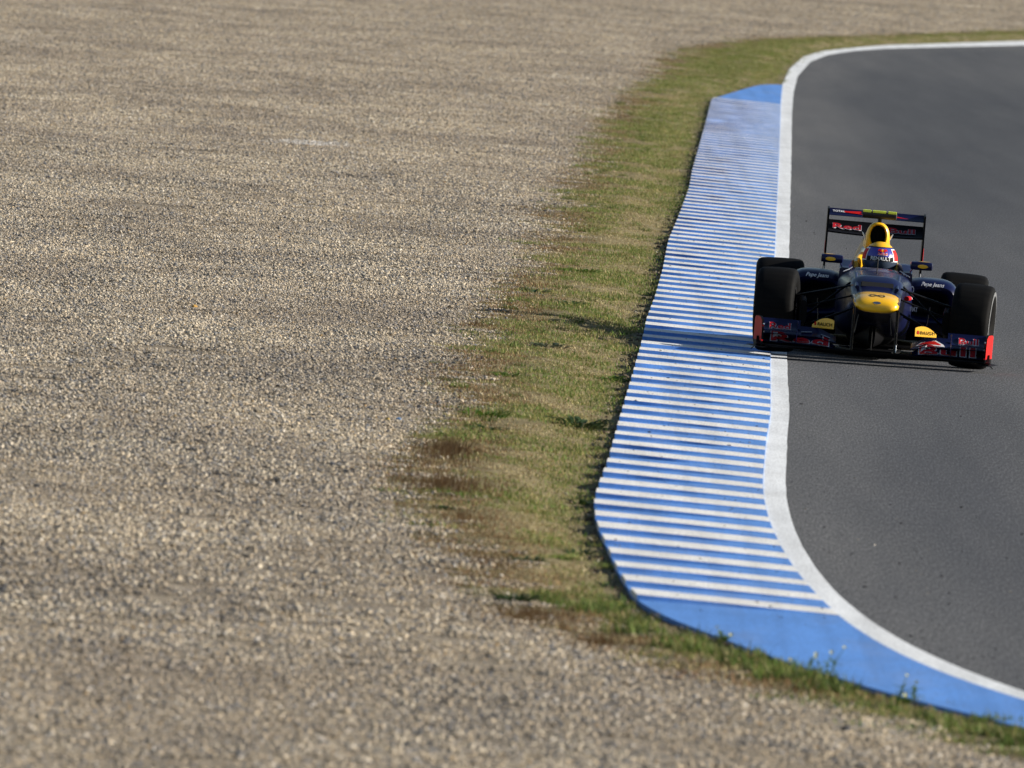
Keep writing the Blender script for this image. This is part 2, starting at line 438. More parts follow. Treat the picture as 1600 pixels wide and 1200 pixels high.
STONE_COLS = [((0.42, 0.35, 0.255), 7), ((0.46, 0.405, 0.315), 5), ((0.33, 0.29, 0.235), 4), ((0.22, 0.215, 0.21), 3), ((0.14, 0.15, 0.17), 2.2), ((0.07, 0.063, 0.056), 1.6)]; _sw = np.array([7, 5, 4, 3, 2.2, 1.6]) / 22.8
for i in range(3): gcoll.objects.link(bpy.data.objects.new('gravel_patch_%02d' % (12 + i), stone_patch(170 + i, 98, 0.24, 0.0072)))
STONE_COLS, _sw = _keep

pts = []
for d0 in np.arange(66, 560, 1.0):
    dens = 25.0 if d0 < 150 else max(4.0, 25.0 * (150 / d0) ** 1.7)
    xa = -0.031 * d0 - 4.0; xb = min(float(Xg(min(d0 + 0.5, 520))) + 0.75, 0.031 * d0 + 1.4)
    if xb <= xa: continue
    n = RNG.poisson(dens * (xb - xa))
    x = RNG.uniform(xa, xb, n); dd = d0 + RNG.uniform(0, 1, n)
    edge = (Xg(dd) - x) + 0.30 * fbm(x / 0.5, dd / 1.6, 61, 3)
    keep = RNG.uniform(0, 1, n) < np.clip(edge / 0.60 + 0.50, 0, 1)
    pts.append(np.stack([x[keep], dd[keep]], 1))
pts = np.concatenate(pts)
z = ground_z(pts[:, 0], pts[:, 1])
n = len(pts)
far = np.clip((pts[:, 1] - 150) / 300, 0, 1)
gpick = RNG.integers(0, 10, n)
pale = (np.abs(pts[:, 1] - 208.0 - 1.2 * (pts[:, 0] + 2.5)) < 1.3) & (pts[:, 0] > -3.0) & (pts[:, 0] < -2.05)      # a scatter of paler stones
coarse = fbm(pts[:, 0] / 1.6, pts[:, 1] / 9.0, 111, 3) + 0.25 * np.clip(1 - np.abs(pts[:, 1] - 125) / 60, 0, 1) + RNG.normal(0, 0.38, n) - 0.6 * np.clip((pts[:, 1] - 170) / 60, 0, 1)
gpick = np.where(coarse > 0.36, RNG.integers(12, 15, n), gpick)
gpick = np.where(pale & (RNG.uniform(0, 1, n) < 0.33), RNG.integers(10, 12, n), gpick)
gs = scatter('gravel_stones', np.c_[pts, z + 0.002], gpick, np.c_[RNG.uniform(-0.015, 0.015, (n, 2)), RNG.uniform(0, 6.283, n)], RNG.uniform(0.66, 1.08, n) * (1 + 0.5 * far), gcoll)
tag(gs, 'loose tan and grey gravel stones covering the run-off trap', 'gravel', kind='stuff')

def blades_mesh(name, seed, n, rad, pal, lmin, lmax, wid, lean):
    rng = np.random.default_rng(seed)
    V = []; F = []; T = []
    cols_ = np.array([p[0] for p in pal]); w = np.array([p[1] for p in pal], float); w /= w.sum()
    for i in range(n):
        r = rad * math.sqrt(rng.uniform()); a = rng.uniform(0, 6.283)
        b = np.array([r * math.cos(a), r * math.sin(a), -0.003])
        ln_ = rng.uniform(lmin, lmax); dirv = rng.uniform(0, 6.283); le = lean * rng.uniform(0.3, 1.3)
        h = np.array([math.cos(dirv), math.sin(dirv), 0]); sd = np.array([-h[1], h[0], 0]) * wid * rng.uniform(0.6, 1.3)
        m = b + h * ln_ * 0.5 * math.sin(le) + np.array([0, 0, ln_ * 0.5 * math.cos(le)])
        le2 = min(le * 1.7, 1.5); t = m + h * ln_ * 0.5 * math.sin(le2) + np.array([0, 0, ln_ * 0.5 * math.cos(le2)])
        k = len(V); V += [b - sd, b + sd, m + sd * 0.8, m - sd * 0.8, t]
        F += [(k, k + 1, k + 2, k + 3), (k + 3, k + 2, k + 4)]
        c = cols_[rng.choice(len(pal), p=w)] * rng.uniform(0.75, 1.25)
        T += [c] * 5
    me = bpy.data.meshes.new(name); me.from_pydata([tuple(v) for v in V], [], F)
    T = np.array(T); at = me.attributes.new('tint', 'FLOAT_COLOR', 'POINT')
    at.data.foreach_set('color', np.c_[T, np.ones(len(T))].astype(np.float32).ravel())
    me.materials.append(M_blade); return me

GREEN = (0.145, 0.185, 0.048); LUSH = (0.095, 0.165, 0.028); OLIVE = (0.255, 0.225, 0.080); STRAW = (0.42, 0.345, 0.185); BROWN = (0.215, 0.128, 0.064); DARK = (0.04, 0.06, 0.02); PALE = (0.42, 0.36, 0.22)
patches = []
for i in range(3): patches.append(blades_mesh('grass_patch', 300 + i, 90, 0.20, [(GREEN, 4), (LUSH, 3), (OLIVE, 3), (STRAW, 1.2)], 0.012, 0.036, 0.0026, 0.7))
for i in range(4): patches.append(blades_mesh('grass_patch', 320 + i, 90, 0.20, [(OLIVE, 5), (GREEN, 2), (STRAW, 3), (BROWN, 1)], 0.008, 0.026, 0.0024, 0.9))
for i in range(3): patches.append(blades_mesh('grass_patch', 340 + i, 80, 0.20, [(STRAW, 4), (OLIVE, 1.6), (BROWN, 2.2), (PALE, 2)], 0.008, 0.024, 0.0022, 1.0))
for i in range(2): patches.append(blades_mesh('grass_patch', 360 + i, 80, 0.20, [(BROWN, 5), (STRAW, 2), (DARK, 1)], 0.010, 0.034, 0.0022, 0.8))
for i in range(3): patches.append(blades_mesh('grass_patch', 500 + i, 150, .10, [(LUSH, 5), (GREEN, 3), (DARK, 3), (OLIVE, 1.5), (STRAW, 0.6)], .03, .085, .003, .7))
bcoll = source_collection('grass_patch', patches)
pts = []
for d0 in np.arange(66, 500, 0.5):
    dens = 34.0 if d0 < 150 else max(9.0, 34 * (150 / d0) ** 1.2)
    xa = float(Xg(d0)) - 0.5; xb = min(float(Xk(d0)) + 0.03, 0.031 * d0 + 1.5)
    if xb <= xa: continue
    n = RNG.poisson(dens * (xb - xa) * 0.5)
    x = RNG.uniform(xa, xb, n); dd = d0 + RNG.uniform(0, 0.5, n)
    edge = (x - Xg(dd)) + 0.25 * fbm(x / 0.6, dd / 1.3, 71, 3)
    kk = np.clip((Xk(dd) - 0.10 - x) / 0.12, 0.25, 1)
    keep = (RNG.uniform(0, 1, n) < np.clip(edge / 0.4 + 0.35, 0, 1) * kk) & (Xk(dd) - x > 0.03 - 0.06 * (fbm(dd / 1.5, x * 0, 33, 2) > 0.15))
    pts.append(np.stack([x[keep], dd[keep]], 1))
pts = np.concatenate(pts); n = len(pts)
x, dd = pts[:, 0], pts[:, 1]
rel = (x - Xg(dd))
m1 = fbm(x / 0.55, dd / 2.6, 81, 3) + 0.25 * np.clip(rel - 0.5, -1, 0.6) + RNG.normal(0, 0.16, n) + 0.35 * np.clip((dd - 170) / 120, 0, 1) + 0.5 * np.clip((90 - dd) / 5, 0, 1)
idx = np.where(m1 > 0.13, RNG.integers(0, 3, n), np.where(m1 > -0.10, RNG.integers(3, 7, n), RNG.integers(7, 10, n)))
m2 = fbm(x / 0.5, dd / 2.2, 91, 3) + RNG.normal(0, 0.12, n)
idx = np.where((rel < 0.45) & (m2 > np.where(dd < 116, -0.12, 0.0)), RNG.integers(10, 12, n), idx)
sc = RNG.uniform(0.75, 1.3, n) * (1 + 0.35 * np.clip((92 - dd) / 6, 0, 1))
lush = (dd < 93) & (rel > 0.25) & (RNG.uniform(0, 1, n) < 0.28 + 0.25 * (fbm(x / 0.4, dd / 0.8, 95, 2) > 0.1))
tuft = (dd >= 93) & (RNG.uniform(0, 1, n) < 0.006 + 0.09 * (fbm(x / 0.3, dd / 0.9, 97, 2) > 0.33))
sc = np.where(lush, sc * 0.92, np.where(tuft, sc * 0.6, sc)); lush |= tuft
idx = np.where(lush, RNG.integers(12, 15, n), idx)
gr = scatter('grass', np.c_[pts, ground_z(x, dd)], idx, np.c_[RNG.uniform(-0.1, 0.1, (n, 2)), RNG.uniform(0, 6.283, n)], sc, bcoll)
tag(gr, 'short green, olive and straw-coloured grass of the verge', 'grass', kind='stuff')

# crumbled earth along the outer kerb edge
rng = np.random.default_rng(5)
P = []; S = []; C = []
for q in range(1500):
    d = rng.uniform(82, 200) if q < 1150 else rng.uniform(200, 284)
    off = abs(rng.normal(0, 0.07)) + 0.012
    x = float(Xk(d)) - off; s = float(np.clip(rng.lognormal(math.log(0.010), 0.45), 0.004, 0.03))
    P.append((x, d, float(ground_z(x, d)) + s * 0.3)); S.append(s)
    c = np.array([(0.10, 0.075, 0.05), (0.16, 0.125, 0.085), (0.30, 0.27, 0.22), (0.06, 0.05, 0.035)][rng.choice(4, p=[.4, .3, .15, .15])]); C.append(c)
me = stones_mesh('earth_crumbs', np.array(P), S, C, M_stone, rng)
o = bpy.data.objects.new('earth_crumbs', me); COL.objects.link(o)
tag(o, 'dark crumbled earth lying along the outer edge of the kerb', 'dirt', kind='stuff')

# ------------------------------------------------------------------ the racing car
M_navy = paint('navy_paint', (0.004, 0.0065, 0.040), 0.30, 0.0, 0.18, 0.1, spec=0.25)
M_yellow = paint('yellow_paint', (0.86, 0.47, 0.010), 0.35, 0.0, 0.4, 0.06)
M_red = paint('red_paint', (0.52, 0.010, 0.010), 0.55, 0.0, 0.0, 0.08, spec=0.15)
M_white = paint('white_paint', (0.78, 0.78, 0.80), 0.4, 0.0, 0.3, 0.05)
M_carbon = paint('carbon_fibre', (0.005, 0.005, 0.006), 0.5, 0.0, 0.0, 0.3, 60, spec=0.06)
M_black = paint('matt_black', (0.006, 0.006, 0.007), 0.7, 0.0, 0.0, 0.2)
M_neon = paint('fluorescent_yellow', (0.88, 1.0, 0.10), 0.6, 0.0, 0.1, 0.04)
M_decal_red = paint('decal_red', (0.36, 0.010, 0.018), 0.6, 0.0, 0.0, 0.15, spec=0.15)  # darker copy of the red: shade on the wing lettering put into colour
M_decal_white = paint('decal_white', (0.52, 0.54, 0.60), 0.6, 0.0, 0.0, 0.15, spec=0.15)  # dimmed white for lettering outlines, their shade painted in
M_orange = paint('amber_paint', (0.85, 0.33, 0.01), 0.4, 0.0, 0.3, 0.05)
M_metal = paint('bare_metal', (0.45, 0.46, 0.48), 0.3, 1.0, 0.0, 0.1)
M_suit = paint('racing_suit', (0.015, 0.022, 0.09), 0.8, 0.0, 0.0, 0.2, 30)
M_blue = paint('helmet_blue', (0.05, 0.05, 0.34), 0.25, 0.0, 0.8, 0.06)
M_silver = paint('silver_paint', (0.55, 0.57, 0.62), 0.3, 0.6, 0.5, 0.05)
M_mirror = paint('mirror_glass', (0.7, 0.72, 0.75), 0.05, 1.0, 0.0, 0.02)
def rubber_mat():
    t = NT('tyre_rubber'); v = t.coords((4, 30, 30))
    c = t.ramp(t.noise(v, 1.0, 4), [(0.3, (0.0035, 0.0035, 0.004)), (0.7, (0.007, 0.0068, 0.0066))])
    return t.base(c, 0.7, spec=0.07)
M_rubber = rubber_mat()
M_sidewall = paint('sidewall_print', (0.16, 0.165, 0.175), 0.5, 0.0, 0.0, 0.3, 20)
def visor_mat():
    t = NT('tinted_visor'); v = t.coords()
    c = t.ramp(t.noise(v, 4, 2), [(0.3, (0.05, 0.07, 0.11)), (0.7, (0.09, 0.12, 0.18))])
    return t.base(c, 0.12, 0.4, 1.0)
M_visor = visor_mat()
def screen_mat():
    t = NT('smoked_windscreen'); v = t.coords()
    m = t.base(t.ramp(t.noise(v, 5, 2), [(0.3, (0.10, 0.10, 0.16)), (0.7, (0.16, 0.16, 0.22))]), 0.1, 0.0, 0.5)
    t.b.inputs['Alpha'].default_value = 0.55
    return m
M_screen = screen_mat()

car = empty('racing_car', (2.708, 139.7, 0.0125))
car.rotation_euler = (0, R_(0.9), R_(-0.4))
tag(car, 'dark blue open-wheel racing car with yellow nose and red wing end plates', 'racing car')

def sring(y, cx, cz, w, h, n=28, e=2.6, topflat=0.0):
    r = []
    for k in range(n):
        a = 2 * math.pi * k / n
        c, s = math.cos(a), math.sin(a)
        x = math.copysign(abs(c) ** (2 / e), c) * w / 2; zz = math.copysign(abs(s) ** (2 / e), s) * h / 2
        r.append((cx + x, y, cz + zz))
    return r

def loft(name, rings, mat, parent=car, caps=(True, True), smooth=50, closed=True):
    n = len(rings[0]); V = [p for r in rings for p in r]; F = []
    for i in range(len(rings) - 1):
        for k in range(n if closed else n - 1):
            k2 = (k + 1) % n
            F.append((i * n + k, i * n + k2, (i + 1) * n + k2, (i + 1) * n + k))
    if caps[0]: F.append(tuple(range(n - 1, -1, -1)))
    if caps[1]: F.append(tuple((len(rings) - 1) * n + k for k in range(n)))
    return mesh_obj(name, V, F, mat, parent, smooth)

def rod(name, a, b, w, h, mat, parent=car, n=10):
    """streamlined bar from a to b: section w along the car, h upright"""
    a = Vector(a); b = Vector(b); ax = (b - a).normalized()
    u = Vector((0, 1, 0)); u = (u - ax * u.dot(ax))
    if u.length < 1e-3: u = Vector((1, 0, 0)); u = u - ax * u.dot(ax)
    u.normalize(); v = ax.cross(u)
    rings = []
    for q in (a, b):
        rings.append([tuple(q + u * (w / 2 * math.cos(2 * math.pi * k / n)) + v * (h / 2 * math.sin(2 * math.pi * k / n))) for k in range(n)])
    return loft(name, rings, mat, parent)

def box(name, c, s, mat, parent=car, bev=0.004, rot=(0, 0, 0)):
    bm = bmesh.new(); bmesh.ops.create_cube(bm, size=1.0)
    bmesh.ops.scale(bm, vec=s, verts=bm.verts)
    bmesh.ops.bevel(bm, geom=bm.edges[:], offset=bev, segments=2, affect='EDGES')
    bmesh.ops.rotate(bm, verts=bm.verts, matrix=Matrix.Rotation(rot[2], 3, 'Z') @ Matrix.Rotation(rot[1], 3, 'Y') @ Matrix.Rotation(rot[0], 3, 'X'), cent=(0, 0, 0))
    bmesh.ops.translate(bm, vec=c, verts=bm.verts)
    me = bpy.data.meshes.new(name); bm.to_mesh(me); bm.free(); me.materials.append(mat)
    o = bpy.data.objects.new(name, me); COL.objects.link(o)
    if parent: o.parent = parent
    return o

def wing_point(sec, x, t, lift=0.0, camber=0.14):
    y0, z0, y1, z1 = sec(x); c = math.hypot(y1 - y0, z1 - z0)
    nx, nz = -(z1 - z0) / c, (y1 - y0) / c
    s = -camber * c * 4 * t * (1 - t) + lift
    return (x, y0 + (y1 - y0) * t + nx * s, z0 + (z1 - z0) * t + nz * s)

def wing(name, x0, x1, sec, mat, parent=car, thick=0.012, n=14, m=10, camber=0.14):
    rings = []
    for i in range(n + 1):
        x = x0 + (x1 - x0) * i / n; up = []; lo = []
        for k in range(m + 1):
            t = k / m
            th = thick * (0.25 + 1.6 * math.sqrt(max(t, 0)) * (1 - t) + 0.1)
            up.append(wing_point(sec, x, t, th / 2, camber)); lo.append(wing_point(sec, x, t, -th / 2, camber))
        rings.append(up + lo[::-1])
    return loft(name, rings, mat, parent, smooth=60)

def text_uv(s, size, bold=0.0, shear=0.0, space=1.0):
    cu = bpy.data.curves.new('lettering', 'FONT'); cu.body = s; cu.size = size; cu.offset = bold; cu.shear = shear
    cu.align_x = 'CENTER'; cu.align_y = 'CENTER'; cu.resolution_u = 3; cu.space_character = space
    ob = bpy.data.objects.new('lettering', cu)
    me = bpy.data.meshes.new_from_object(ob)
    V = np.array([v.co[:2] for v in me.vertices]); F = [tuple(p.vertices) for p in me.polygons]
    bpy.data.objects.remove(ob); bpy.data.curves.remove(cu); bpy.data.meshes.remove(me)
    return V, F

def lettering(name, s, size, fn, mat, parent, bold=0.0, shear=0.0, outline=None, width=1.0, ow=0.004, space=1.0):
    if outline is not None:
        V, F = text_uv(s, size, bold + ow, shear, space)
        mesh_obj(name + '_outline', [fn(u * width, v, 0.0015) for u, v in V], F, outline, parent)
    V, F = text_uv(s, size, bold, shear, space)
    return mesh_obj(name, [fn(u * width, v, 0.007) for u, v in V], F, mat, parent)

def sheet(name, pts, fn, mat, parent, lift=0.003):
    """flat outline (u,v) mapped on a surface, triangulated as a fan from its middle"""
    c = np.mean(np.array(pts), 0); V = [fn(c[0], c[1], lift)] + [fn(u, v, lift) for u, v in pts]
    n = len(pts)
    return mesh_obj(name, V, [(0, 1 + k, 1 + (k + 1) % n) for k in range(n)], mat, parent, 180)

def oval(cx, cy, w, h, n=24):
    return [(cx + w / 2 * math.cos(2 * math.pi * k / n), cy + h / 2 * math.sin(2 * math.pi * k / n)) for k in range(n)]

# --- nose: yellow tip, navy bulkhead behind the step
tip = [(-0.995, .425, .20, .036), (-0.988, .428, .27, .068), (-0.96, .434, .318, .098), (-0.90, .444, .338, .116), (-0.78, .452, .345, .126), (-0.60, .457, .350, .134), (-0.47, .460, .356, .140)]
def nose_sec(y):
    a = np.array(tip); return [np.interp(y, a[:, 0], a[:, k]) for k in (1, 2, 3)]
nose = loft('nose_cone', [sring(y, 0, zc, w, h, 36, 2.7) for y, zc, w, h in tip], M_yellow)
loft('nose_bulkhead', [sring(-0.468, 0, .460, .356, .140, 36, 2.7), sring(-0.30, 0, .458, .372, .155, 36, 2.8), sring(-0.22, 0, .456, .384, .175, 36, 3), sring(-0.10, 0, .475, .40, .25, 36, 3.2), sring(-0.02, 0, .478, .42, .31, 36, 3.4), sring(.3, 0, .455, .46, .37, 36, 3.4)], M_navy)
box('step_slot', (0, -0.158, .572), (.25, .02, .052), M_black, bev=0.006, rot=(R_(-35), 0, 0))
for sx in (-1, 1):
    rod('nose_ridge', (sx * .152, -0.20, .550), (sx * .165, .28, .638), .03, .03, M_navy)
    rod('nose_side_stripe', (sx * .1665, -0.93, .462), (sx * .174, -0.50, .488), .03, .012, M_silver, nose)
def nose_top(u, v, lift):
    # front and upper face of the tip, v = 0 at the lip
    y = -0.985 + max(0.0, v) * 2.2; zc, w, h = nose_sec(y)
    e = 2.7; q = min(0.98, abs(u) / (w / 2)); zz = (1 - q ** e) ** (1 / e) * h / 2
    return (u, y - lift, zc + zz + lift)
def inf_ring(n=40, r=0.0045):
    P = []
    for k in range(n + 1):
        a = math.pi * 1.5 + 2 * math.pi * k / n
        P.append((0.054 * math.sin(a * 1.0) * 1.0, 0.020 * math.sin(2 * a)))
    return P
ir = inf_ring(); V = []; F = []
for k, (u, v) in enumerate(ir):
    u2, v2 = ir[(k + 1) % len(ir)] if k + 1 < len(ir) else ir[1]
    tx, tv = u2 - u, v2 - v; L = math.hypot(tx, tv) or 1
    for s in (-1, 1):
        uu, vv = u - tv / L * s * .0055, v + tx / L * s * .0055
        V.append((uu, -0.975 + 0.15 + vv * 2.7 , 0))
V = [(x, y, nose_sec(y)[0] + (1 - min(.98, abs(x) / (nose_sec(y)[1] / 2)) ** 2.7) ** (1 / 2.7) * nose_sec(y)[2] / 2 + .003) for x, y, _ in V]
F = [(2 * k, 2 * k + 1, 2 * k + 3, 2 * k + 2) for k in range(len(ir) - 1)]
mesh_obj('nose_emblem', V, F, M_black, nose)
def nose_face(u, v, lift):
    # point on the blunt front: march in y until the section reaches height v
    for y in np.linspace(-0.994, -0.75, 60):
        zc, w, h = nose_sec(y); q = min(.98, abs(u) / (w / 2))
        if zc + (1 - q ** 2.7) ** (1 / 2.7) * h / 2 >= v: break
    return (u, y - lift, v + lift)
sheet('nose_badge', oval(0, .458, .060, .020, 20), nose_face, M_metal, nose, 0.004)

# --- monocoque and cockpit tub
loft('monocoque', [sring(.298, 0, .455, .462, .372, 36, 3.4), sring(.7, 0, .42, .52, .45, 36, 3.6), sring(1.0, 0, .40, .56, .50, 36, 3.8), sring(1.26, 0, .395, .59, .51, 36, 4)], M_navy)
def uring(y, w, zt, zb, t):
    return [(-w / 2, y, zt - .01), (-w / 2 - .01, y, .45), (-w / 2 + .01, y, zb), (w / 2 - .01, y, zb), (w / 2 + .01, y, .45), (w / 2, y, zt - .01), (w / 2 - .02, y, zt), (w / 2 - t, y, zt), (w / 2 - t - .01, y, zt - .02), (w / 2 - t - .02, y, .22), (-w / 2 + t + .02, y, .22), (-w / 2 + t + .01, y, zt - .02), (-w / 2 + t, y, zt), (-w / 2 + .02, y, zt)]
tub = loft('cockpit_tub', [uring(1.262, .56, .655, .14, .07), uring(1.4, .56, .668, .14, .07), uring(1.5, .555, .705, .14, .085), uring(1.62, .55, .712, .14, .10), uring(2.06, .50, .705, .14, .10)], M_navy, smooth=40)
for sx in (-1, 1):
    loft('headrest_pad', [sring(1.62, sx * .158, .655, .045, .10, 16, 3), sring(1.75, sx * .150, .665, .055, .11, 16, 3), sring(2.0, sx * .11, .70, .07, .14, 16, 3)], M_yellow)
# windscreen: a low curved lip around the front of the opening
rows_ = []
V = []; F = []
for i in range(15):
    a = math.pi * i / 14
    for j in range(4):
        t = j / 3; r = 1 - 0.1 * t
        V.append((-.205 * math.cos(a) * r, 1.47 - .32 * math.sin(a) * r + .05 * t, .632 + .040 * t * (0.45 + .55 * math.sin(a))))
for i in range(14):
    for j in range(3):
        F.append((i * 4 + j, (i + 1) * 4 + j, (i + 1) * 4 + j + 1, i * 4 + j + 1))
ws = mesh_obj('windscreen', V, F, M_screen, car, 180)
md = ws.modifiers.new('thickness', 'SOLIDIFY'); md.thickness = 0.004
for sx in (-1, 1):
    # pale flashes on the chassis shoulders either side of the screen
    for k in range(3):
        rod('shoulder_flash', (sx * (.255 - .02 * k), .92 + .12 * k, .632 + .004 * k), (sx * (.205 - .01 * k), 1.02 + .12 * k, .655 + .004 * k), .009, .006, M_silver)
rod('pitot_antenna', (0.0, .62, .64), (0.0, .62, .77), .008, .008, M_black)

# --- airbox, engine cover
def aring(y, zb, zt, w, e=2.4, n=32):
    return sring(y, 0, (zb + zt) / 2, w, zt - zb, n, e)
airbox = loft('airbox', [aring(1.930, .822, .984, .118, 2.2), aring(1.905, .812, .995, .140, 2.2), aring(1.915, .800, 1.006, .168, 2.2), aring(1.96, .775, 1.010, .182, 2.2), aring(2.05, .70, 1.010, .192, 2.3), aring(2.25, .58, 1.005, .205, 2.4), aring(2.38, .50, .995, .215, 2.4)], M_yellow, caps=(False, True))
loft('air_intake', [aring(1.930, .822, .984, .118, 2.2), aring(2.03, .83, .975, .105, 2.2), aring(2.2, .84, .965, .09, 2.2)], M_black, airbox, caps=(False, True))
rod('intake_splitter', (0, 1.99, .826), (0, 1.99, .978), .02, .006, M_black, airbox)
loft('engine_cover', [aring(2.378, .48, .995, .217, 2.4), aring(2.7, .30, .97, .25, 2.4), aring(3.1, .22, .87, .34, 2.3), aring(3.5, .18, .68, .28, 2.2), aring(3.95, .24, .46, .14, 2)], M_navy)
for sx in (-1, 1):
    rod('airbox_logo', (sx * .085, 2.0, .86), (sx * .108, 2.2, .90), .05, .012, M_silver, airbox)
    loft('airbox_flank', [sring(2.02, sx * .082, .74, .03, .12, 14, 2.2), sring(2.2, sx * .10, .72, .05, .18, 14, 2.2), sring(2.42, sx * .10, .68, .06, .2, 14, 2.2)], M_silver)

# --- on-board camera above the airbox
rod('camera_stem', (0.005, 2.02, 1.0), (0.005, 2.02, 1.045), .05, .03, M_black)
tcam = loft('onboard_camera', [[(x, y, z) for (_, y, z) in sring(0, 0, 0, 1, 1, 1)] for x in ()] or [[(x, 2.0 + .055 * math.cos(a) * s, 1.062 + .027 * math.copysign(abs(math.sin(a)) ** .6, math.sin(a)) * s) for a in [2 * math.pi * k / 20 for k in range(20)]] for x, s in ((-.134, .75), (-.128, 1), (.128, 1), (.134, .75))], M_black, smooth=40)
for x0, x1 in ((-.130, -.066), (-.054, .048), (.066, .130)):
    box('camera_stripe', ((x0 + x1) / 2, 1.985, 1.0880), (x1 - x0, .075, .018), M_neon, tcam, 0.002)

# --- sidepods
for sx in (-1, 1):
    def sp(y, xi, xo, zb, zt, e=3.4):
        return sring(y, sx * (xi + xo) / 2, (zb + zt) / 2, xo - xi, zt - zb, 32, e)
    pod = loft('sidepod', [sp(1.60, .275, .585, .315, .515), sp(1.555, .265, .605, .295, .535), sp(1.548, .255, .625, .28, .56), sp(1.575, .245, .640, .26, .59), sp(1.66, .235, .652, .23, .612), sp(1.85, .22, .66, .17, .620), sp(2.2, .15, .65, .12, .605), sp(2.7, .10, .54, .10, .52), sp(3.2, .06, .36, .10, .42), sp(3.6, .03, .22, .12, .32)], M_navy, caps=(False, True))
    loft('sidepod_intake', [sp(1.60, .275, .585, .315, .515), sp(1.75, .29, .56, .33, .49), sp(1.95, .31, .52, .35, .46)], M_black, pod, caps=(False, True))
    def pod_lip(u, v, lift, sx=sx):
        # the rounded brow over the intake
        z = .570 + v + 0.0
        y = 1.552 + max(0.0, (z - .55)) ** 1.4 * 2.0
        return (sx * .445 + u, y - lift - .006, z + lift * 0.4)
    lettering('sidepod_lettering', 'Pepe Jeans', .042, pod_lip, M_white, pod, bold=.0006, shear=.35, width=.98)
    # bargeboards, floor fences
    rod('bargeboard', (sx * .40, 1.02, .09), (sx * .43, 1.05, .40), .34, .010, M_carbon)
    rod('sidepod_vane', (sx * .665, 1.40, .09), (sx * .655, 1.46, .56), .14, .012, M_navy)
# floor and splitter
def plate(name, poly, z0, z1, mat, parent=car):
    n = len(poly); V = [(x, y, z0) for x, y in poly] + [(x, y, z1) for x, y in poly]
    F = [tuple(range(n - 1, -1, -1)), tuple(range(n, 2 * n))] + [(k, (k + 1) % n, n + (k + 1) % n, n + k) for k in range(n)]
    return mesh_obj(name, V, F, mat, parent)
plate('floor', [(-.24, 1.0), (.24, 1.0), (.42, 1.25), (.68, 1.5), (.70, 2.6), (.52, 3.1), (.48, 3.55), (-.48, 3.55), (-.52, 3.1), (-.70, 2.6), (-.68, 1.5), (-.42, 1.25)], .066, .082, M_carbon)
plate('splitter', [(-.16, .36), (.16, .36), (.22, .6), (.24, 1.02), (-.24, 1.02), (-.22, .6)], .050, .064, M_carbon)
plate('plank', [(-.15, .44), (.15, .44), (.15, 3.3), (-.15, 3.3)], .036, .049, M_metal)
rod('splitter_stay', (0, .42, .06), (0, .44, .30), .05, .012, M_carbon)
loft('keel', [sring(.42, 0, .20, .05, .24, 16), sring(.9, 0, .20, .22, .24, 16), sring(1.3, 0, .18, .40, .20, 16)], M_carbon)
loft('gearbox', [sring(3.0, 0, .30, .26, .30, 20), sring(3.5, 0, .30, .20, .26, 20), sring(4.1, 0, .34, .12, .12, 20)], M_carbon)
plate('diffuser', [(-.5, 3.55), (.5, 3.55), (.5, 3.95), (-.5, 3.95)], .17, .182, M_carbon)

# --- mirrors
for sx in (-1, 1):
    mir = loft('mirror', [[(sx * (.345 + x), 1.30 + .045 * s * math.cos(a), .715 + .033 * s * math.copysign(abs(math.sin(a)) ** .7, math.sin(a))) for a in [2 * math.pi * k / 20 for k in range(20)]] for x, s in ((-.086, .55), (-.080, .9), (-.05, 1), (.05, 1), (.080, .9), (.086, .55))], M_navy)
    sheet('mirror_emblem', oval(sx * .355, .712, .078, .030), lambda u, v, l: (u, 1.256 + ((v - .715) / .033) ** 2 * .012 - l, v), M_yellow, mir, .003)
    sheet('mirror_top_panel', oval(sx * .365, 1.30, .095, .05), lambda u, v, l: (u, v, .7485 + l - ((v - 1.3) / .05) ** 2 * .01), M_yellow, mir, .002)
    rod('mirror_stalk', (sx * .25, 1.42, .64), (sx * .29, 1.32, .705), .05, .012, M_navy)

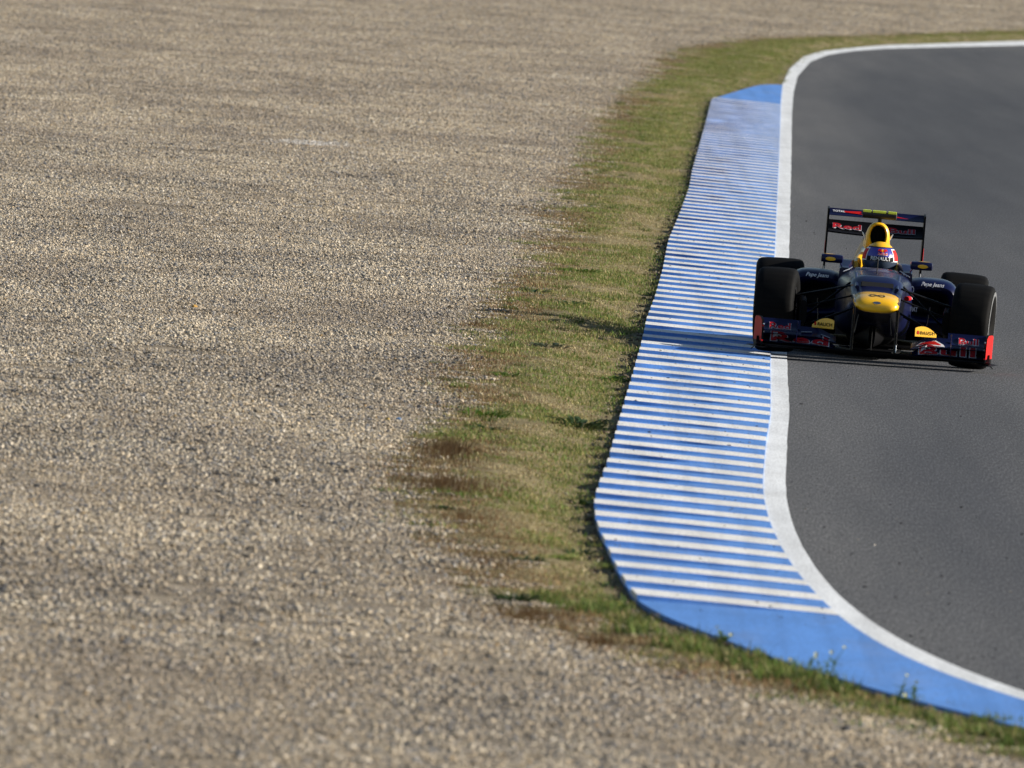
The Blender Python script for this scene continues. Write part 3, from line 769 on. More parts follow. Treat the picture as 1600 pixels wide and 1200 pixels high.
# --- front wing
sgn = lambda sx, v: sx * v
def main_sec(x):
    a = abs(x); k = min(1, max(0, (a - .22) / .3))
    return (-1.13 + .08 * (a / .9) ** 2, .078 + .012 * (1 - k), -0.90, .085 + .050 * k)
def flap1_sec(x):
    a = abs(x); k = min(1, max(0, (a - .28) / .12))
    return (-.985, .088 + .012 * k, -.865, .105 + .058 * k)
def flap2_sec(x):
    a = abs(x); k = min(1, max(0, (a - .28) / .14))
    return (-.90, .128 + .034 * k, -.765, .168 + .062 * k - .01 * max(0, a - .6))
def flap3_sec(x):
    a = abs(x); return (-.80, .205, -.70, .272)
def casc_sec(x):
    return (-1.03, .192, -.90, .262)
fw = wing('front_wing_main_plane', -.885, .885, main_sec, M_carbon, n=36, thick=.018)
for sx in (-1, 1):
    X = lambda a, b: (sx * a, sx * b) if sx > 0 else (sx * b, sx * a)
    f1 = wing('front_wing_flap', *X(.285, .86), flap1_sec, M_navy, n=20, thick=.010)
    f2 = wing('front_wing_flap', *X(.285, .86), flap2_sec, M_navy, n=20, thick=.010)
    f3 = wing('front_wing_flap', *X(.56, .85), flap3_sec, M_navy, n=10, thick=.008)
    ca = wing('front_wing_cascade', *X(.585, .835), casc_sec, M_navy, n=10, thick=.010)
    rod('cascade_vane', (sx * .585, -.965, .10), (sx * .583, -.965, .272), .15, .008, M_navy)
    def on(sec, x0, t0, span):
        def fn(u, v, lift):
            return wing_point(sec, x0 + u, t0 + v / span, .006 + lift)
        return fn
    word = 'Red' if sx < 0 else 'Bull'
    lettering('cascade_lettering', word, .105, on(casc_sec, sx * .715, .50, .135), M_decal_red, ca, bold=.0025, outline=M_decal_white, ow=.0045, width=1.0)
    lettering('flap_lettering', word, .150, on(flap1_sec, sx * .56, .56, .125), M_decal_red, f1, bold=.004, outline=M_decal_white, ow=.0045, width=1.8, space=1.1)
    if sx > 0:
        sheet('flap_emblem_edge', [(.32, .62), (.36, .80), (.47, .80), (.53, .50), (.54, .18), (.50, .22), (.40, .45)], lambda u, v, l: wing_point(flap2_sec, u, v, .006 + l), M_white, f2, .0015)
        sheet('flap_emblem', [(.335, .64), (.37, .75), (.46, .75), (.515, .46), (.50, .32), (.41, .52)], lambda u, v, l: wing_point(flap2_sec, u, v, .006 + l), M_red, f2, .0032)
    else:
        for a, b in ((.33, .40), (.47, .55)):
            rod('flap_flash', wing_point(flap2_sec, -b, .55, .010), wing_point(flap2_sec, -a, .62, .010), .02, .006, M_silver, f2)
    # yellow badge plate at the inner end of the flaps
    bs = .82
    pts = [(-.10, -.045)] + [(-.10 + .20 * k / 14, -.045 + .095 * math.sin(math.pi * (.28 + .66 * k / 14)) ** .8) for k in range(15)] + [(.10, -.045)]
    pts = [(u * bs, v * bs) for u, v in pts]
    if sx < 0: pts = [(-u, v) for u, v in pts][::-1]
    def bp(u, v, lift, sx=sx):
        return (sx * .39 + u, -.80 + .10 * v + .55 * u * sx - lift, .268 + v)
    V = [bp(u, v, .006) for u, v in pts] + [bp(u, v, -.006) for u, v in pts]; n = len(pts)
    F = [tuple(range(n)), tuple(range(2 * n - 1, n - 1, -1))] + [(k, n + k, n + (k + 1) % n, (k + 1) % n) for k in range(n)]
    bpl = mesh_obj('badge_plate', V, F, M_yellow, car)
    lettering('badge_lettering', 'RAUCH', .035, lambda u, v, l: bp(u + .012, v - .008, .006 + l), M_carbon, bpl, bold=.0006, width=.95)
    sheet('badge_emblem', oval(-.060, -.006, .014, .030, 14), lambda u, v, l: bp(u, v, .006 + l), M_red, bpl)
    # end plate: splays outwards to the rear, red on its outer face
    prof = [(.842, -1.09, .075, .20), (.846, -1.0, .062, .262), (.858, -.90, .058, .285), (.876, -.80, .056, .288), (.892, -.70, .056, .285), (.897, -.62, .058, .27)]
    V = []
    for x, y, zb, zt in prof:
        for q, zz in ((.006, zb), (.006, zt), (-.006, zt), (-.006, zb)):
            V.append((sx * (x + q), y, zz))
    F = []; n = len(prof)
    for i in range(n - 1):
        for k in range(4):
            F.append((i * 4 + k, i * 4 + (k + 1) % 4, (i + 1) * 4 + (k + 1) % 4, (i + 1) * 4 + k))
    F += [(0, 1, 2, 3), tuple((n - 1) * 4 + k for k in (3, 2, 1, 0))]
    ep = mesh_obj('front_wing_end_plate', V, F, M_carbon, car, 40)
    V = []; F = []
    for i, (x, y, zb, zt) in enumerate(prof):
        V += [(sx * (x + .0085), y, .105), (sx * (x + .0085), y, zt - .004)]
    F = [(2 * i, 2 * i + 1, 2 * i + 3, 2 * i + 2) for i in range(n - 1)]
    mesh_obj('end_plate_panel', V, F, M_red, ep, 180)
    mesh_obj('end_plate_front_panel', [(sx * .836, -1.092, .105), (sx * .849, -1.094, .105), (sx * .850, -1.06, .225), (sx * .836, -1.06, .222)], [(0, 1, 2, 3)], M_red, ep)
    rod('end_plate_foot', (sx * .84, -1.08, .060), (sx * .905, -.66, .060), .10, .012, M_carbon, ep)
    rod('end_plate_skid', (sx * .885, -.70, .060), (sx * .912, -.72, .035), .04, .008, M_carbon, ep)
    for k in range(2):
        rod('end_plate_fastener', (sx * .838, -1.10 + .03 * k, .235 - .06 * k), (sx * .838, -1.108 + .03 * k, .235 - .06 * k), .012, .012, M_white, ep)
    # pylons under the nose
    py = loft('nose_pylon', [[(sx * (.165 + .012 * dx), -.86 + .17 * dy + .05 * (1 - q), z) for dx, dy in [(math.cos(2 * math.pi * k / 14), math.sin(2 * math.pi * k / 14)) for k in range(14)]] for q, z in ((0, .085), (.4, .22), (1, .42))], M_carbon)
    box('nose_camera', (sx * .168, -.93, .385), (.012, .11, .050), M_orange, py, .004)
    if sx > 0: rod('pylon_glint_strip', (sx * .170, -1.022, .10), (sx * .170, -1.012, .155), .010, .010, M_metal, py)

# --- wheels
def lathe_x(prof, n=48):
    V = []; F = []; m = len(prof)
    for k in range(n):
        a = 2 * math.pi * k / n
        for x, r in prof: V.append((x, r * math.cos(a), r * math.sin(a)))
    for k in range(n):
        k2 = (k + 1) % n
        for j in range(m - 1):
            F.append((k * m + j, k * m + j + 1, k2 * m + j + 1, k2 * m + j))
    return V, F
def wheel(x, y, w, sx, steer):
    hw = w / 2
    V, F = lathe_x([(-hw * .55, .02), (-hw * .55, .13), (-hw * .82, .165), (-hw * .86, .178), (-hw * .7, .182), (hw * .7, .182), (hw * .86, .178), (hw * .82, .165), (hw * .55, .13), (hw * .55, .02)])
    wh = mesh_obj('wheel', V, F, M_carbon, car, 40)
    wh.location = (x, y, .3225); wh.scale = (1, .977, .977); wh.rotation_euler = (0, R_(-1.5) * sx * -1, steer)
    prof = [(-hw * .86, .178), (-hw * .94, .20), (-hw * 1.0, .245), (-hw * .985, .285), (-hw * .92, .312), (-hw * .80, .3235), (-hw * .55, .3285), (0, .330), (hw * .55, .3285), (hw * .80, .3235), (hw * .92, .312), (hw * .985, .285), (hw, .245), (hw * .94, .20), (hw * .86, .178)]
    V, F = lathe_x(prof, 64); mesh_obj('tyre', V, F, M_rubber, wh, 180)
    V, F = lathe_x([(sx * (hw * 1.000 + .0015), .252), (sx * (hw * .998 + .0015), .268), (sx * (hw * .986 + .002), .284)], 64)
    mesh_obj('sidewall_band', V, F, M_sidewall, wh, 180)
    V, F = lathe_x([(-sx * hw * .865, .172), (-sx * (hw * .865 + .004), .178), (-sx * hw * .88, .184)], 48)
    mesh_obj('rim_highlight_ring', V, F, M_metal, wh, 180)  # bright ring added for the sunlit highlight on the inner sidewall
    V, F = lathe_x([(-.02, .001), (-.02, .028), (.025, .022), (.03, .001)], 12)
    nut = mesh_obj('wheel_nut', [(vx * sx + sx * hw * .6, vy, vz) for vx, vy, vz in V], F, M_metal, wh, 40)
    for k in range(6):
        a = 2 * math.pi * k / 6
        rod('spoke', (sx * hw * .57, .03 * math.cos(a), .03 * math.sin(a)), (sx * hw * .64, .16 * math.cos(a), .16 * math.sin(a)), .02, .03, M_metal, wh)
    return wh
for sx in (-1, 1):
    wheel(sx * .745, 0.0, .305, sx, R_(-6.0))
    wheel(sx * .712, 3.20, .375, sx, 0)
    # front suspension
    hub = sx * .60
    rod('wishbone', (sx * .19, -.22, .560), (hub, -.02, .445), .055, .016, M_carbon)
    rod('wishbone', (sx * .21, .38, .540), (hub, .02, .445), .055, .016, M_carbon)
    rod('wishbone', (sx * .17, -.18, .385), (hub, -.02, .190), .055, .016, M_carbon)
    rod('wishbone', (sx * .20, .42, .350), (hub, .02, .190), .055, .016, M_carbon)
    rod('push_rod', (sx * .20, .05, .575), (hub, .02, .230), .040, .018, M_carbon)
    rod('track_rod', (sx * .19, -.25, .480), (hub, -.12, .350), .040, .014, M_carbon)
    loft('brake_duct', [sring(-.20, sx * .545, .33, .06, .17, 16, 3), sring(-.05, sx * .555, .33, .07, .26, 16, 3), sring(.15, sx * .555, .33, .06, .22, 16, 3)], M_carbon)
    rod('turning_vane', (sx * .14, .05, .20), (sx * .12, .05, .34), .25, .008, M_navy)
    # rear suspension
    for (y0, z0, y1, z1) in ((2.75, .42, 3.18, .44), (3.45, .40, 3.22, .44), (2.7, .24, 3.18, .22), (3.5, .22, 3.22, .22)):
        rod('rear_wishbone', (sx * .12, y0, z0), (sx * .56, y1, z1), .05, .016, M_carbon)
    # marks on the chassis flank beside the nose
    if sx > 0:
        rod('flank_red_mark', (.236, .10, .485), (.262, .55, .478), .04, .035, M_red)
        rod('flank_white_mark', (.272, .66, .475), (.276, .74, .474), .03, .022, M_white)
        V = []; F = []
        for k in range(25):
            a = 2 * math.pi * k / 24
            for r in (1.0, .72): V.append((.285 + .014 * r * math.cos(a), 1.02, .535 + .028 * r * math.sin(a)))
        F = [(2 * k, 2 * k + 1, 2 * k + 3, 2 * k + 2) for k in range(24)]
        mesh_obj('flank_ring_mark', V, F, M_white, car)
        lettering('flank_lettering', 'FIAT', .050, lambda u, v, l: (.31 + u, 1.0 - l, .385 + v), M_white, car, bold=.001, width=.6)

# --- rear wing
def rw_main(x): return (3.62, .862 + .012 * (abs(x) / .375) ** 2, 3.88, .958)
def rw_flap(x): return (3.885, .995, 3.965, 1.048)
rwm = wing('rear_wing_main_plane', -.370, .370, rw_main, M_carbon, n=20, thick=.022, camber=.10)
rwf = wing('rear_wing_flap', -.370, .370, rw_flap, M_navy, n=10, thick=.010, camber=.08)
def rw_fn(u, v, lift): return wing_point(rw_main, u, .56 + v / .26, .016 + lift, .10)
for wd, cx in (('Red', -.225), ('Bull', .205)):
    lettering('rear_wing_lettering', wd, .118, lambda u, v, l, cx=cx: rw_fn(u + cx, v, l), M_decal_red, rwm, bold=.003, outline=M_decal_white, ow=.003, width=1.25)
def rf_fn(u, v, lift): return wing_point(rw_flap, u, .5 + v / .09, .006 + lift, .08)
sheet('rear_flap_stripe', [(-.26, .016), (-.12, .024), (-.12, -.006), (-.02, -.018), (-.26, .002)], rf_fn, M_red, rwf)
sheet('rear_flap_stripe', [(.26, -.022), (.12, .008), (.04, .016), (.04, -.004), (.14, -.012)], rf_fn, M_red, rwf)
sheet('rear_flap_stripe', [(.04, .022), (.12, .020), (.13, .006), (.04, .010)], rf_fn, M_orange, rwf)
lettering('rear_flap_lettering', 'TOTAL', .030, lambda u, v, l: rf_fn(u - .295, v + .004, l), M_white, rwf, bold=.0008)
for sx in (-1, 1):
    prof = [(3.56, .80), (3.60, 1.05), (3.98, 1.06), (4.0, .62), (3.9, .40), (3.66, .34), (3.62, .62)]
    n = len(prof); V = [(sx * .370, y, z) for y, z in prof] + [(sx * .384, y, z) for y, z in prof]
    F = [tuple(range(n)), tuple(range(2 * n - 1, n - 1, -1))] + [(k, n + k, n + (k + 1) % n, (k + 1) % n) for k in range(n)]
    ep = mesh_obj('rear_wing_end_plate', V, F, M_carbon, car)
    rod('end_plate_stripe', (sx * .386, 3.62, .70), (sx * .386, 3.62, .80), .05, .004, M_red, ep)
    rod('end_plate_edge', (sx * .377, 3.617, .44), (sx * .377, 3.617, .60), .008, .010, M_silver, ep)
wing('beam_wing', -.370, .370, lambda x: (3.75, .36, 3.92, .42), M_carbon, n=8)
rod('wing_pylon', (0, 3.85, .42), (0, 3.80, .87), .14, .014, M_carbon)
box('rain_light', (0, 4.12, .34), (.09, .03, .05), M_red)

# steering wheel
V = []; F = []
for k in range(24):
    a = 2 * math.pi * k / 24
    cx, cz = .12 * math.cos(a), .075 * math.sin(a)
    for j in range(8):
        b = 2 * math.pi * j / 8; q = 1 + .12 * math.cos(b)
        V.append((cx * q, 1.36 + .012 * math.sin(b), .54 + cz * q))
for k in range(24):
    for j in range(8):
        F.append((k * 8 + j, k * 8 + (j + 1) % 8, ((k + 1) % 24) * 8 + (j + 1) % 8, ((k + 1) % 24) * 8 + j))
sw = mesh_obj('steering_wheel', V, F, M_black, car, 180)
box('steering_hub', (0, 1.365, .54), (.17, .02, .08), M_carbon, sw)

# ------------------------------------------------------------------ the driver, seated in the car
CARM = Matrix.Translation(car.location) @ car.rotation_euler.to_matrix().to_4x4()
J = {'pelvis': (0, 1.98, .27, .13), 'waist': (0, 1.96, .36, .125), 'chest': (0, 1.86, .46, .14), 'collar': (0, 1.76, .55, .10), 'neck': (0, 1.72, .61, .058), 'head': (0, 1.67, .70, .085), 'crown': (0, 1.66, .77, .075)}
E_ = [('pelvis', 'waist'), ('waist', 'chest'), ('chest', 'collar'), ('collar', 'neck'), ('neck', 'head'), ('head', 'crown')]
for s, n_ in ((-1, 'l'), (1, 'r')):
    J['sh' + n_] = (s * .155, 1.80, .53, .065); J['el' + n_] = (s * .185, 1.60, .43, .05); J['wr' + n_] = (s * .135, 1.42, .50, .032); J['pa' + n_] = (s * .122, 1.385, .53, .030)
    J['hi' + n_] = (s * .09, 1.93, .27, .085); J['kn' + n_] = (s * .10, 1.42, .36, .062); J['an' + n_] = (s * .08, .98, .32, .042); J['fo' + n_] = (s * .08, .88, .38, .036)
    E_ += [('collar', 'sh' + n_), ('sh' + n_, 'el' + n_), ('el' + n_, 'wr' + n_), ('wr' + n_, 'pa' + n_), ('pelvis', 'hi' + n_), ('hi' + n_, 'kn' + n_), ('kn' + n_, 'an' + n_), ('an' + n_, 'fo' + n_)]
    for q in range(4):
        z0 = .552 - .015 * q
        J['fa%s%d' % (n_, q)] = (s * .128, 1.355, z0, .009); J['fb%s%d' % (n_, q)] = (s * .108, 1.342, z0 - .002, .008); J['fc%s%d' % (n_, q)] = (s * .098, 1.358, z0 - .004, .007)
        E_ += [('pa' + n_, 'fa%s%d' % (n_, q)), ('fa%s%d' % (n_, q), 'fb%s%d' % (n_, q)), ('fb%s%d' % (n_, q), 'fc%s%d' % (n_, q))]
    J['th' + n_] = (s * .102, 1.378, .568, .010); J['tt' + n_] = (s * .096, 1.358, .578, .008)
    E_ += [('pa' + n_, 'th' + n_), ('th' + n_, 'tt' + n_)]
keys = list(J)
me = bpy.data.meshes.new('person')
me.from_pydata([J[k][:3] for k in keys], [(keys.index(a), keys.index(b)) for a, b in E_], [])
me.materials.append(M_suit)
person = bpy.data.objects.new('person', me); COL.objects.link(person)
person.matrix_world = CARM
sk = person.modifiers.new('skin', 'SKIN')
for i, k in enumerate(keys):
    sv = me.skin_vertices[0].data[i]; sv.radius = (J[k][3], J[k][3]); sv.use_root = (k == 'pelvis')
sub = person.modifiers.new('smooth', 'SUBSURF'); sub.levels = 1; sub.render_levels = 2
tag(person, 'driver in blue, red and yellow helmet seated in the racing car cockpit', 'person')

# helmet: egg-shaped shell with visor band, yellow crown, red cheeks
HC = Vector((0.026, 1.655, .726)); HA = (.136, .156, .140)
def hpt(az, el, lift=0.0):
    """az 0 = facing the camera, + to the right; el up"""
    k = 1 + lift / .13
    wx = HA[0] * (1.0 - .06 * max(0, math.sin(el)) ** 2)
    return (HC.x + k * wx * math.cos(el) * math.sin(az), HC.y - k * HA[1] * math.cos(el) * math.cos(az), HC.z + k * HA[2] * math.sin(el))
def hpatch(name, a0, a1, e0, e1, mat, lift, na=16, ne=8, parent=None):
    V = []; F = []
    for i in range(na + 1):
        for j in range(ne + 1):
            V.append(hpt(a0 + (a1 - a0) * i / na, e0 + (e1 - e0) * j / ne, lift))
    for i in range(na):
        for j in range(ne):
            F.append((i * (ne + 1) + j, (i + 1) * (ne + 1) + j, (i + 1) * (ne + 1) + j + 1, i * (ne + 1) + j + 1))
    return mesh_obj(name, V, F, mat, parent, 180)
helmet = hpatch('helmet', -math.pi, math.pi, R_(-70), R_(90), M_blue, 0, 40, 22, person)
hpatch('helmet_crown', -math.pi, math.pi, R_(47), R_(90), M_yellow, .002, 40, 8, helmet)
hpatch('helmet_crown_edge', -math.pi, math.pi, R_(44), R_(47), M_black, .0025, 40, 1, helmet)
hpatch('visor', R_(-78), R_(78), R_(-30), R_(-2), M_visor, .004, 24, 6, helmet)
hpatch('visor_strip', R_(-46), R_(46), R_(-2), R_(12), M_carbon, .0045, 20, 3, helmet)
hpatch('helmet_chin', R_(-70), R_(70), R_(-60), R_(-31), M_blue, .005, 20, 5, helmet)
for s in (-1, 1):
    hpatch('helmet_cheek_edge', s * R_(49), s * R_(86), R_(-4), R_(40), M_white, .0022, 10, 6, helmet)
    hpatch('helmet_cheek', s * R_(53), s * R_(83), R_(1), R_(36), M_red, .004, 10, 6, helmet)
def hmap(az0, el0):
    return lambda u, v, l: hpt(az0 + u / .14, el0 + v / .132, .005 + l)
lettering('helmet_lettering', 'RENAULT', .036, hmap(R_(2), R_(5)), M_white, helmet, bold=.0004, width=1.0)
sheet('helmet_emblem_disc', oval(0, 0, .026, .026, 16), hmap(R_(8), R_(31)), M_orange, helmet, .002)
for s in (-1, 1):
    sheet('helmet_emblem', [(s * .006, -.010), (s * .014, .008), (s * .030, .014), (s * .044, .002), (s * .040, -.008), (s * .030, -.002), (s * .020, -.012)][::s], hmap(R_(8), R_(31)), M_red, helmet, .004)
lettering('helmet_emblem_lettering', 'Red Bull', .024, lambda u, v, l: hpt(R_(8) + u / .14, R_(20) + v / .132, .004 + l), M_red, helmet, bold=.0006, outline=M_white, ow=.0012, width=1.0)

# ------------------------------------------------------------------ single plants and loose bits
def gz1(x, d): return float(ground_z(x, d))
def leaf_mat(name, c0, c1):
    t = NT(name); v = t.coords()
    col = t.ramp(t.noise(v, 35, 3), [(0.3, c0), (0.7, c1)])
    m = t.base(col, 0.5, spec=0.35)
    tr = t.node('ShaderNodeBsdfTranslucent'); t.link(col, tr.inputs['Color'])
    mx = t.node('ShaderNodeMixShader'); mx.inputs[0].default_value = 0.25
    t.link(t.b.outputs[0], mx.inputs[1]); t.link(tr.outputs[0], mx.inputs[2]); t.link(mx.outputs[0], t.n['Material Output'].inputs['Surface'])
    return m
M_leaf_dark = leaf_mat('weed_leaf_dark', (0.022, 0.048, 0.016), (0.055, 0.095, 0.030))
M_leaf_green = leaf_mat('weed_leaf_green', (0.05, 0.11, 0.012), (0.13, 0.20, 0.025))
M_leaf_grey = leaf_mat('weed_leaf_grey', (0.05, 0.07, 0.045), (0.12, 0.15, 0.10))
M_petal = paint('petal_yellow', (0.60, 0.56, 0.12), 0.7, 0, 0, 0.1)

def leaf_geo(rng, length, width, azim, lift, base, V, F, droop=0.9):
    h = np.array([math.cos(azim), math.sin(azim), 0]); s = np.array([-h[1], h[0], 0])
    k0 = len(V); p = np.array(base, float); a = lift; n = 5
    for i in range(n + 1):
        t = i / n; w = width * math.sin(math.pi * min(.97, .12 + .86 * t)) * .5
        zc = np.array([0, 0, w * .35])
        V.append(tuple(p - s * w + zc)); V.append(tuple(p)); V.append(tuple(p + s * w + zc))
        p = p + (h * math.cos(a) + np.array([0, 0, math.sin(a)])) * length / n
        a -= droop * lift / n * 1.6
    for i in range(n):
        for j in range(2):
            F.append((k0 + i * 3 + j, k0 + i * 3 + j + 1, k0 + (i + 1) * 3 + j + 1, k0 + (i + 1) * 3 + j))

def weed(label, x, d, rad, height, nl, mat, seed, wid=.028, long=1.0, group=None):
    rng = np.random.default_rng(seed); V = []; F = []; rad *= 1.15; height *= 1.35; nl = int(nl * 1.5)
    for k in range(nl):
        az = rng.uniform(0, 6.283); r = rad * .72 * math.sqrt(rng.uniform())
        bx, by = r * math.cos(az), r * math.sin(az) * long
        L = rng.uniform(.6, 1.1) * max(height, .05) * 1.35
        leaf_geo(rng, L, wid * rng.uniform(.6, 1.2), az + rng.normal(0, .5), rng.uniform(.45, 1.25), (bx, by, -.004), V, F)
    o = mesh_obj('weed', V, F, mat, None, 180); o.location = (x, d, gz1(x, d))
    tag(o, label, 'weed', group); return o

weed('dark green broad-leaved weed alone on open turf close beside the kerb', .45, 119.05, .16, .10, 50, M_leaf_dark, 1)
weed('bright green low weed touching the kerb edge below the car shadow', .70, 130.2, .13, .055, 30, M_leaf_green, 2)
weed('flat grey-green weed stretched out just under the car shadow on the verge', .25, 134.9, .16, .045, 36, M_leaf_grey, 3, .02)
weed('leafy green weed where the gravel meets the verge above the larger brown clump', -.15, 118.2, .17, .065, 34, M_leaf_green, 4, .02)
weed('small dark weed just behind the upper dry brown clump', -.12, 115.7, .12, .05, 24, M_leaf_dark, 5, .02)
weed('low green weed lying in the strip of car shadow on the grass', .42, 146.9, .12, .05, 24, M_leaf_dark, 6, .02)
weed('small weed at the gravel side of the verge above the car shadow', .13, 149.5, .09, .06, 18, M_leaf_dark, 7, .02)
weed('wide patch of fresh green weed high on the verge beyond the car shadow', .51, 157.5, .22, .05, 46, M_leaf_green, 8, .02)
weed('small green weed between the car shadow and the gravel', -.05, 127.0, .09, .05, 20, M_leaf_green, 9, .02)
weed('dark bushy weed at the near gravel edge where the verge bends round', .08, 91.8, .10, .07, 34, M_leaf_dark, 10, .016)
weed('dark green weed on the near verge with a pale stone beside it', .15, 96.1, .10, .06, 28, M_leaf_dark, 11, .016)
weed('tiny dark weed alone at the gravel edge below the dry brown clumps', -.34, 102.1, .05, .04, 14, M_leaf_dark, 12, .016)
weed('dark weed pressed against the kerb where it bulges furthest into the grass', .46, 106.5, .09, .05, 24, M_leaf_dark, 13, .016)
weed('green weed beside the kerb just nearer than its widest bulge', .42, 99.1, .08, .05, 22, M_leaf_dark, 14, .016)

def dry_clump(label, x, d, rx, ry, n, h, seed):
    rng = np.random.default_rng(seed); V = []; F = []; T = []
    for k in range(n):
        a = rng.uniform(0, 6.283); r = min(1.35, abs(rng.normal(0, .62))); bx, by = rx * r * math.cos(a), ry * r * math.sin(a)
        L = h * rng.uniform(.3, 1.15) * max(.22, 1 - .5 * r * r); le = rng.normal(0, .45); az = rng.uniform(0, 6.283); w = .0022
        top = (bx + L * math.sin(le) * math.cos(az), by + L * math.sin(le) * math.sin(az), L * math.cos(le))
        k0 = len(V); V += [(bx - w, by, -.004), (bx + w, by, -.004), top]; F.append((k0, k0 + 1, k0 + 2))
        T += [np.array([(0.25, 0.135, 0.060), (0.33, 0.21, 0.105), (0.14, 0.075, 0.038), (0.44, 0.33, 0.19)][rng.choice(4, p=[.4, .28, .17, .15])])] * 3
    o = mesh_obj('dry_grass_clump', V, F, M_blade, None, 180)
    at = o.data.attributes.new('tint', 'FLOAT_COLOR', 'POINT'); at.data.foreach_set('color', np.c_[np.array(T), np.ones(len(T))].astype(np.float32).ravel())
    o.location = (x, d, gz1(x, d)); tag(o, label, 'dry grass')
dry_clump('rounded reddish-brown clump of dead grass at the gravel edge, the upper one', -.36, 111.0, .28, 2.4, 950, .10, 31)
dry_clump('long low reddish-brown clump of dead grass at the gravel edge, the nearer one', -.33, 105.4, .38, 1.9, 950, .085, 32)
dry_clump('faint brown clump of dead grass where the car shadow points at the gravel', -.30, 139.0, .20, 1.4, 260, .04, 33)
dry_clump('long thin brown dead grass along the bend of the near gravel edge', .16, 90.4, .42, 1.2, 900, .06, 34)

dry_clump('sparse brown dead grass on the verge nearer than the long low clump', -.22, 101.0, .26, 1.6, 420, .05, 37)
dry_clump('brown dead grass fringe between the near weed with the stone and the gravel', -.08, 95.5, .28, 1.4, 420, .05, 38)
dry_clump('thin brown fringe of dead grass beside the gravel under the last white bar', .52, 88.4, .30, 1.0, 420, .045, 39)

def wildflower(label, x, d, stems, seed):
    rng = np.random.default_rng(seed); V = []; F = []; tops = []
    for (dx, dd, h, lx) in stems:
        for i in range(7):
            t = i / 6; w = .0028 * (1 - .5 * t)
            px = dx + lx * t * t; pz = h * .7 * t
            V += [(px - w, dd, pz), (px + w, dd, pz), (px, dd + w, pz)]
        k0 = len(V) - 21
        for i in range(6):
            for j in range(3): F.append((k0 + i * 3 + j, k0 + i * 3 + (j + 1) % 3, k0 + (i + 1) * 3 + (j + 1) % 3, k0 + (i + 1) * 3 + j))
        tops.append((dx + lx, dd, h * .7))
    for k in range(44):
        st = stems[rng.integers(len(stems))]; t = rng.uniform(0, .45)
        leaf_geo(rng, rng.uniform(.03, .06), .012, rng.uniform(0, 6.283), rng.uniform(.3, 1.0), (st[0] + st[3] * t * t, st[1], st[2] * t), V, F)
    o = mesh_obj('wildflower', V, F, M_leaf_green, None, 180); x = min(x, float(Xk(d)) - .04); o.location = (x, d, gz1(x, d)); tag(o, label, 'wildflower')
    for (tx, ty, tz) in tops:
        PV = []; PF = []
        for q in range(5):
            a = 2 * math.pi * q / 5 + rng.uniform(0, .4); k0 = len(PV); r = .0095
            c, s = math.cos(a), math.sin(a)
            PV += [(0, 0, 0), (r * .8 * c - r * .45 * s, r * .8 * s + r * .45 * c, .006), (r * 1.25 * c, r * 1.25 * s, .008), (r * .8 * c + r * .45 * s, r * .8 * s - r * .45 * c, .006)]
            PF.append((k0, k0 + 1, k0 + 2, k0 + 3))
        b = mesh_obj('blossom', PV, PF, M_petal, o); b.location = (tx, ty, tz); b.rotation_euler = (rng.uniform(.3, 1.0), rng.uniform(-.5, .5), 0)
wildflower('tall yellow wildflower with several stems, biggest of those in front of the blue kerb', 1.66, 86.9, [(-.10, 0, .10, -.02), (-.03, .05, .15, .03), (.05, 0, .17, .02), (.08, .1, .20, .05), (.02, .2, .12, -.02), (-.15, .1, .09, -.03)], 41)
wildflower('single pale wildflower stalk rising before the blue kerb end, nearest the white bars', 1.30, 89.6, [(0, 0, .12, -.02), (.02, .05, .07, .03)], 42)
wildflower('slim wildflower stalk before the blue kerb, on the road side of the tall one', 1.97, 85.0, [(0, 0, .17, .02), (.06, .03, .13, .01)], 43)
wildflower('short yellow wildflower low in the grass under the blue kerb', 1.90, 84.6, [(0, 0, .07, .01), (.02, .02, .06, -.01), (-.02, .0, .05, -.02)], 44)
wildflower('short yellow wildflower at the earth edge by the last white bar', .62, 92.6, [(0, 0, .05, .01), (.015, .02, .04, -.01)], 45)

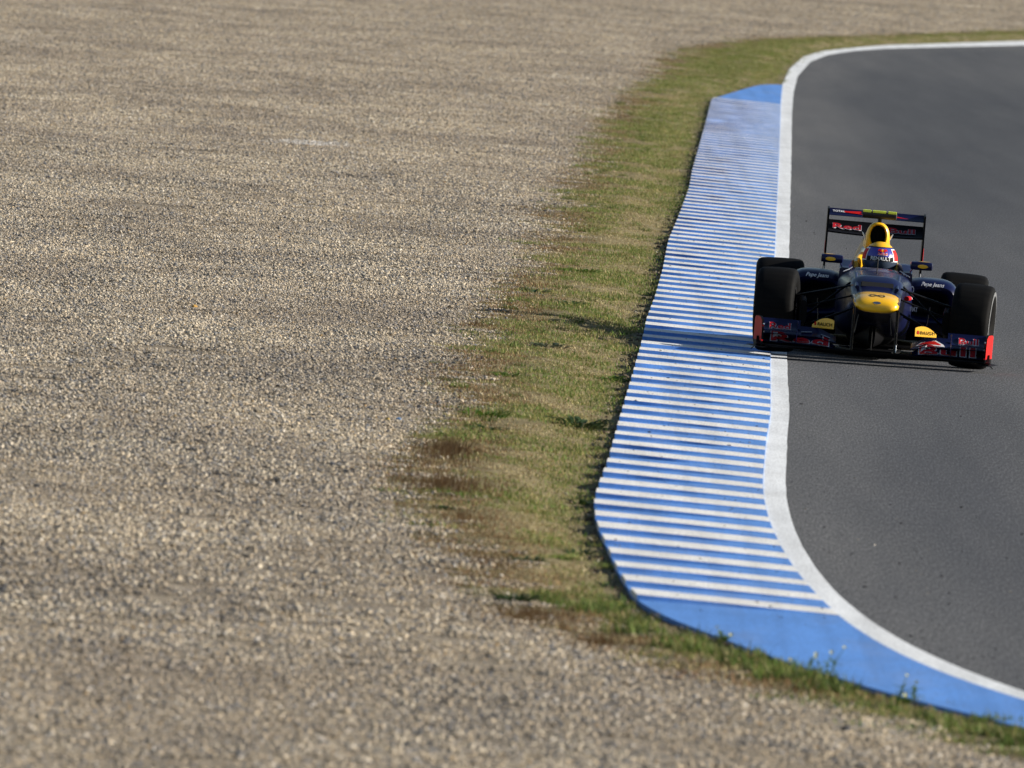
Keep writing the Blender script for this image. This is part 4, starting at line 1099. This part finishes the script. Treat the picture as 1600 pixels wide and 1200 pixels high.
# single stones and bits that stand out in the gravel and on the road
def pebble(name, label, cat, x, d, r, col, seed, z=None, sq=(1, 1, .7)):
    rng = np.random.default_rng(seed)
    v = ICO_V * (1 + .22 * rng.uniform(-1, 1, (len(ICO_V), 1))) * np.array(sq) * r
    v = v @ np.array(Matrix.Rotation(rng.uniform(0, 6), 3, 'Z')).T
    o = mesh_obj(name, v, ICO_F, paint(name + '_surface', col, .85, 0, 0, .25, 60))
    o.location = (x, d, (gz1(x, d) if z is None else z) + r * .35); tag(o, label, cat); return o
pebble('stone', 'ochre orange stone lying alone in the gravel', 'stone', -2.42, 137.9, .028, (.50, .28, .06), 1)
pebble('stone', 'dark stone in the near gravel below the wildflowers', 'stone', 1.60, 81.9, .030, (.07, .065, .06), 2)
pebble('stone', 'large pale cream stone in the gravel left of the orange one', 'stone', -2.85, 128.0, .030, (.62, .55, .40), 3)
pebble('stone', 'black rounded stone in mid gravel between the pale and orange stones', 'stone', -2.5, 126.0, .024, (.04, .035, .03), 4)
pebble('litter', 'scrap of blue plastic in the gravel beside the upper brown clump', 'litter', -.70, 116.4, .022, (.06, .16, .34), 5)
pebble('litter', 'scrap of yellow plastic beside the blue one in the gravel', 'litter', -.77, 116.2, .020, (.48, .32, .06), 6)
pebble('stone', 'white pebble on the asphalt by the white line, the single one', 'stone', 2.02, 104.2, .007, (.55, .5, .42), 7, 0.0)
pebble('stone', 'pale pebble on the asphalt next to a black rubber crumb', 'stone', 2.10, 103.5, .009, (.5, .46, .4), 8, 0.0)

rng = np.random.default_rng(8); P = []; S = []; C = []
for k in range(420):
    d = rng.uniform(84, 112) if k < 300 else rng.uniform(112, 200)
    off = abs(rng.normal(0, .55)) + .03
    P.append((float(Xr(d)) + off, d, .003)); S.append(float(np.clip(rng.lognormal(math.log(.0045), .5), .002, .014))); C.append(np.array([.012, .012, .013]) if rng.uniform() < .85 else np.array([.3, .27, .22]))
for k in range(620):
    d = rng.uniform(92, 180); t = rng.uniform(.02, .95)
    x = float(Xl(d)) + (float(Xk(d)) - float(Xl(d))) * t
    on_bar = any(a + .05 < d < b - .05 for a, b in BARS)
    P.append((x, d, float(kerb_h(t, d)) + ((.004 + .023 * t ** .85) if on_bar else 0) + .001)); S.append(float(np.clip(rng.lognormal(math.log(.005), .5), .002, .016))); C.append(np.array([.02, .02, .022]) if rng.uniform() < .8 else np.array([.12, .09, .06]))
me = stones_mesh('rubber_crumbs', np.array(P), S, C, M_stone, rng, .2)
o = bpy.data.objects.new('rubber_crumbs', me); COL.objects.link(o)
tag(o, 'black rubber crumbs and grit scattered along the track edge and kerb', 'debris', kind='stuff')
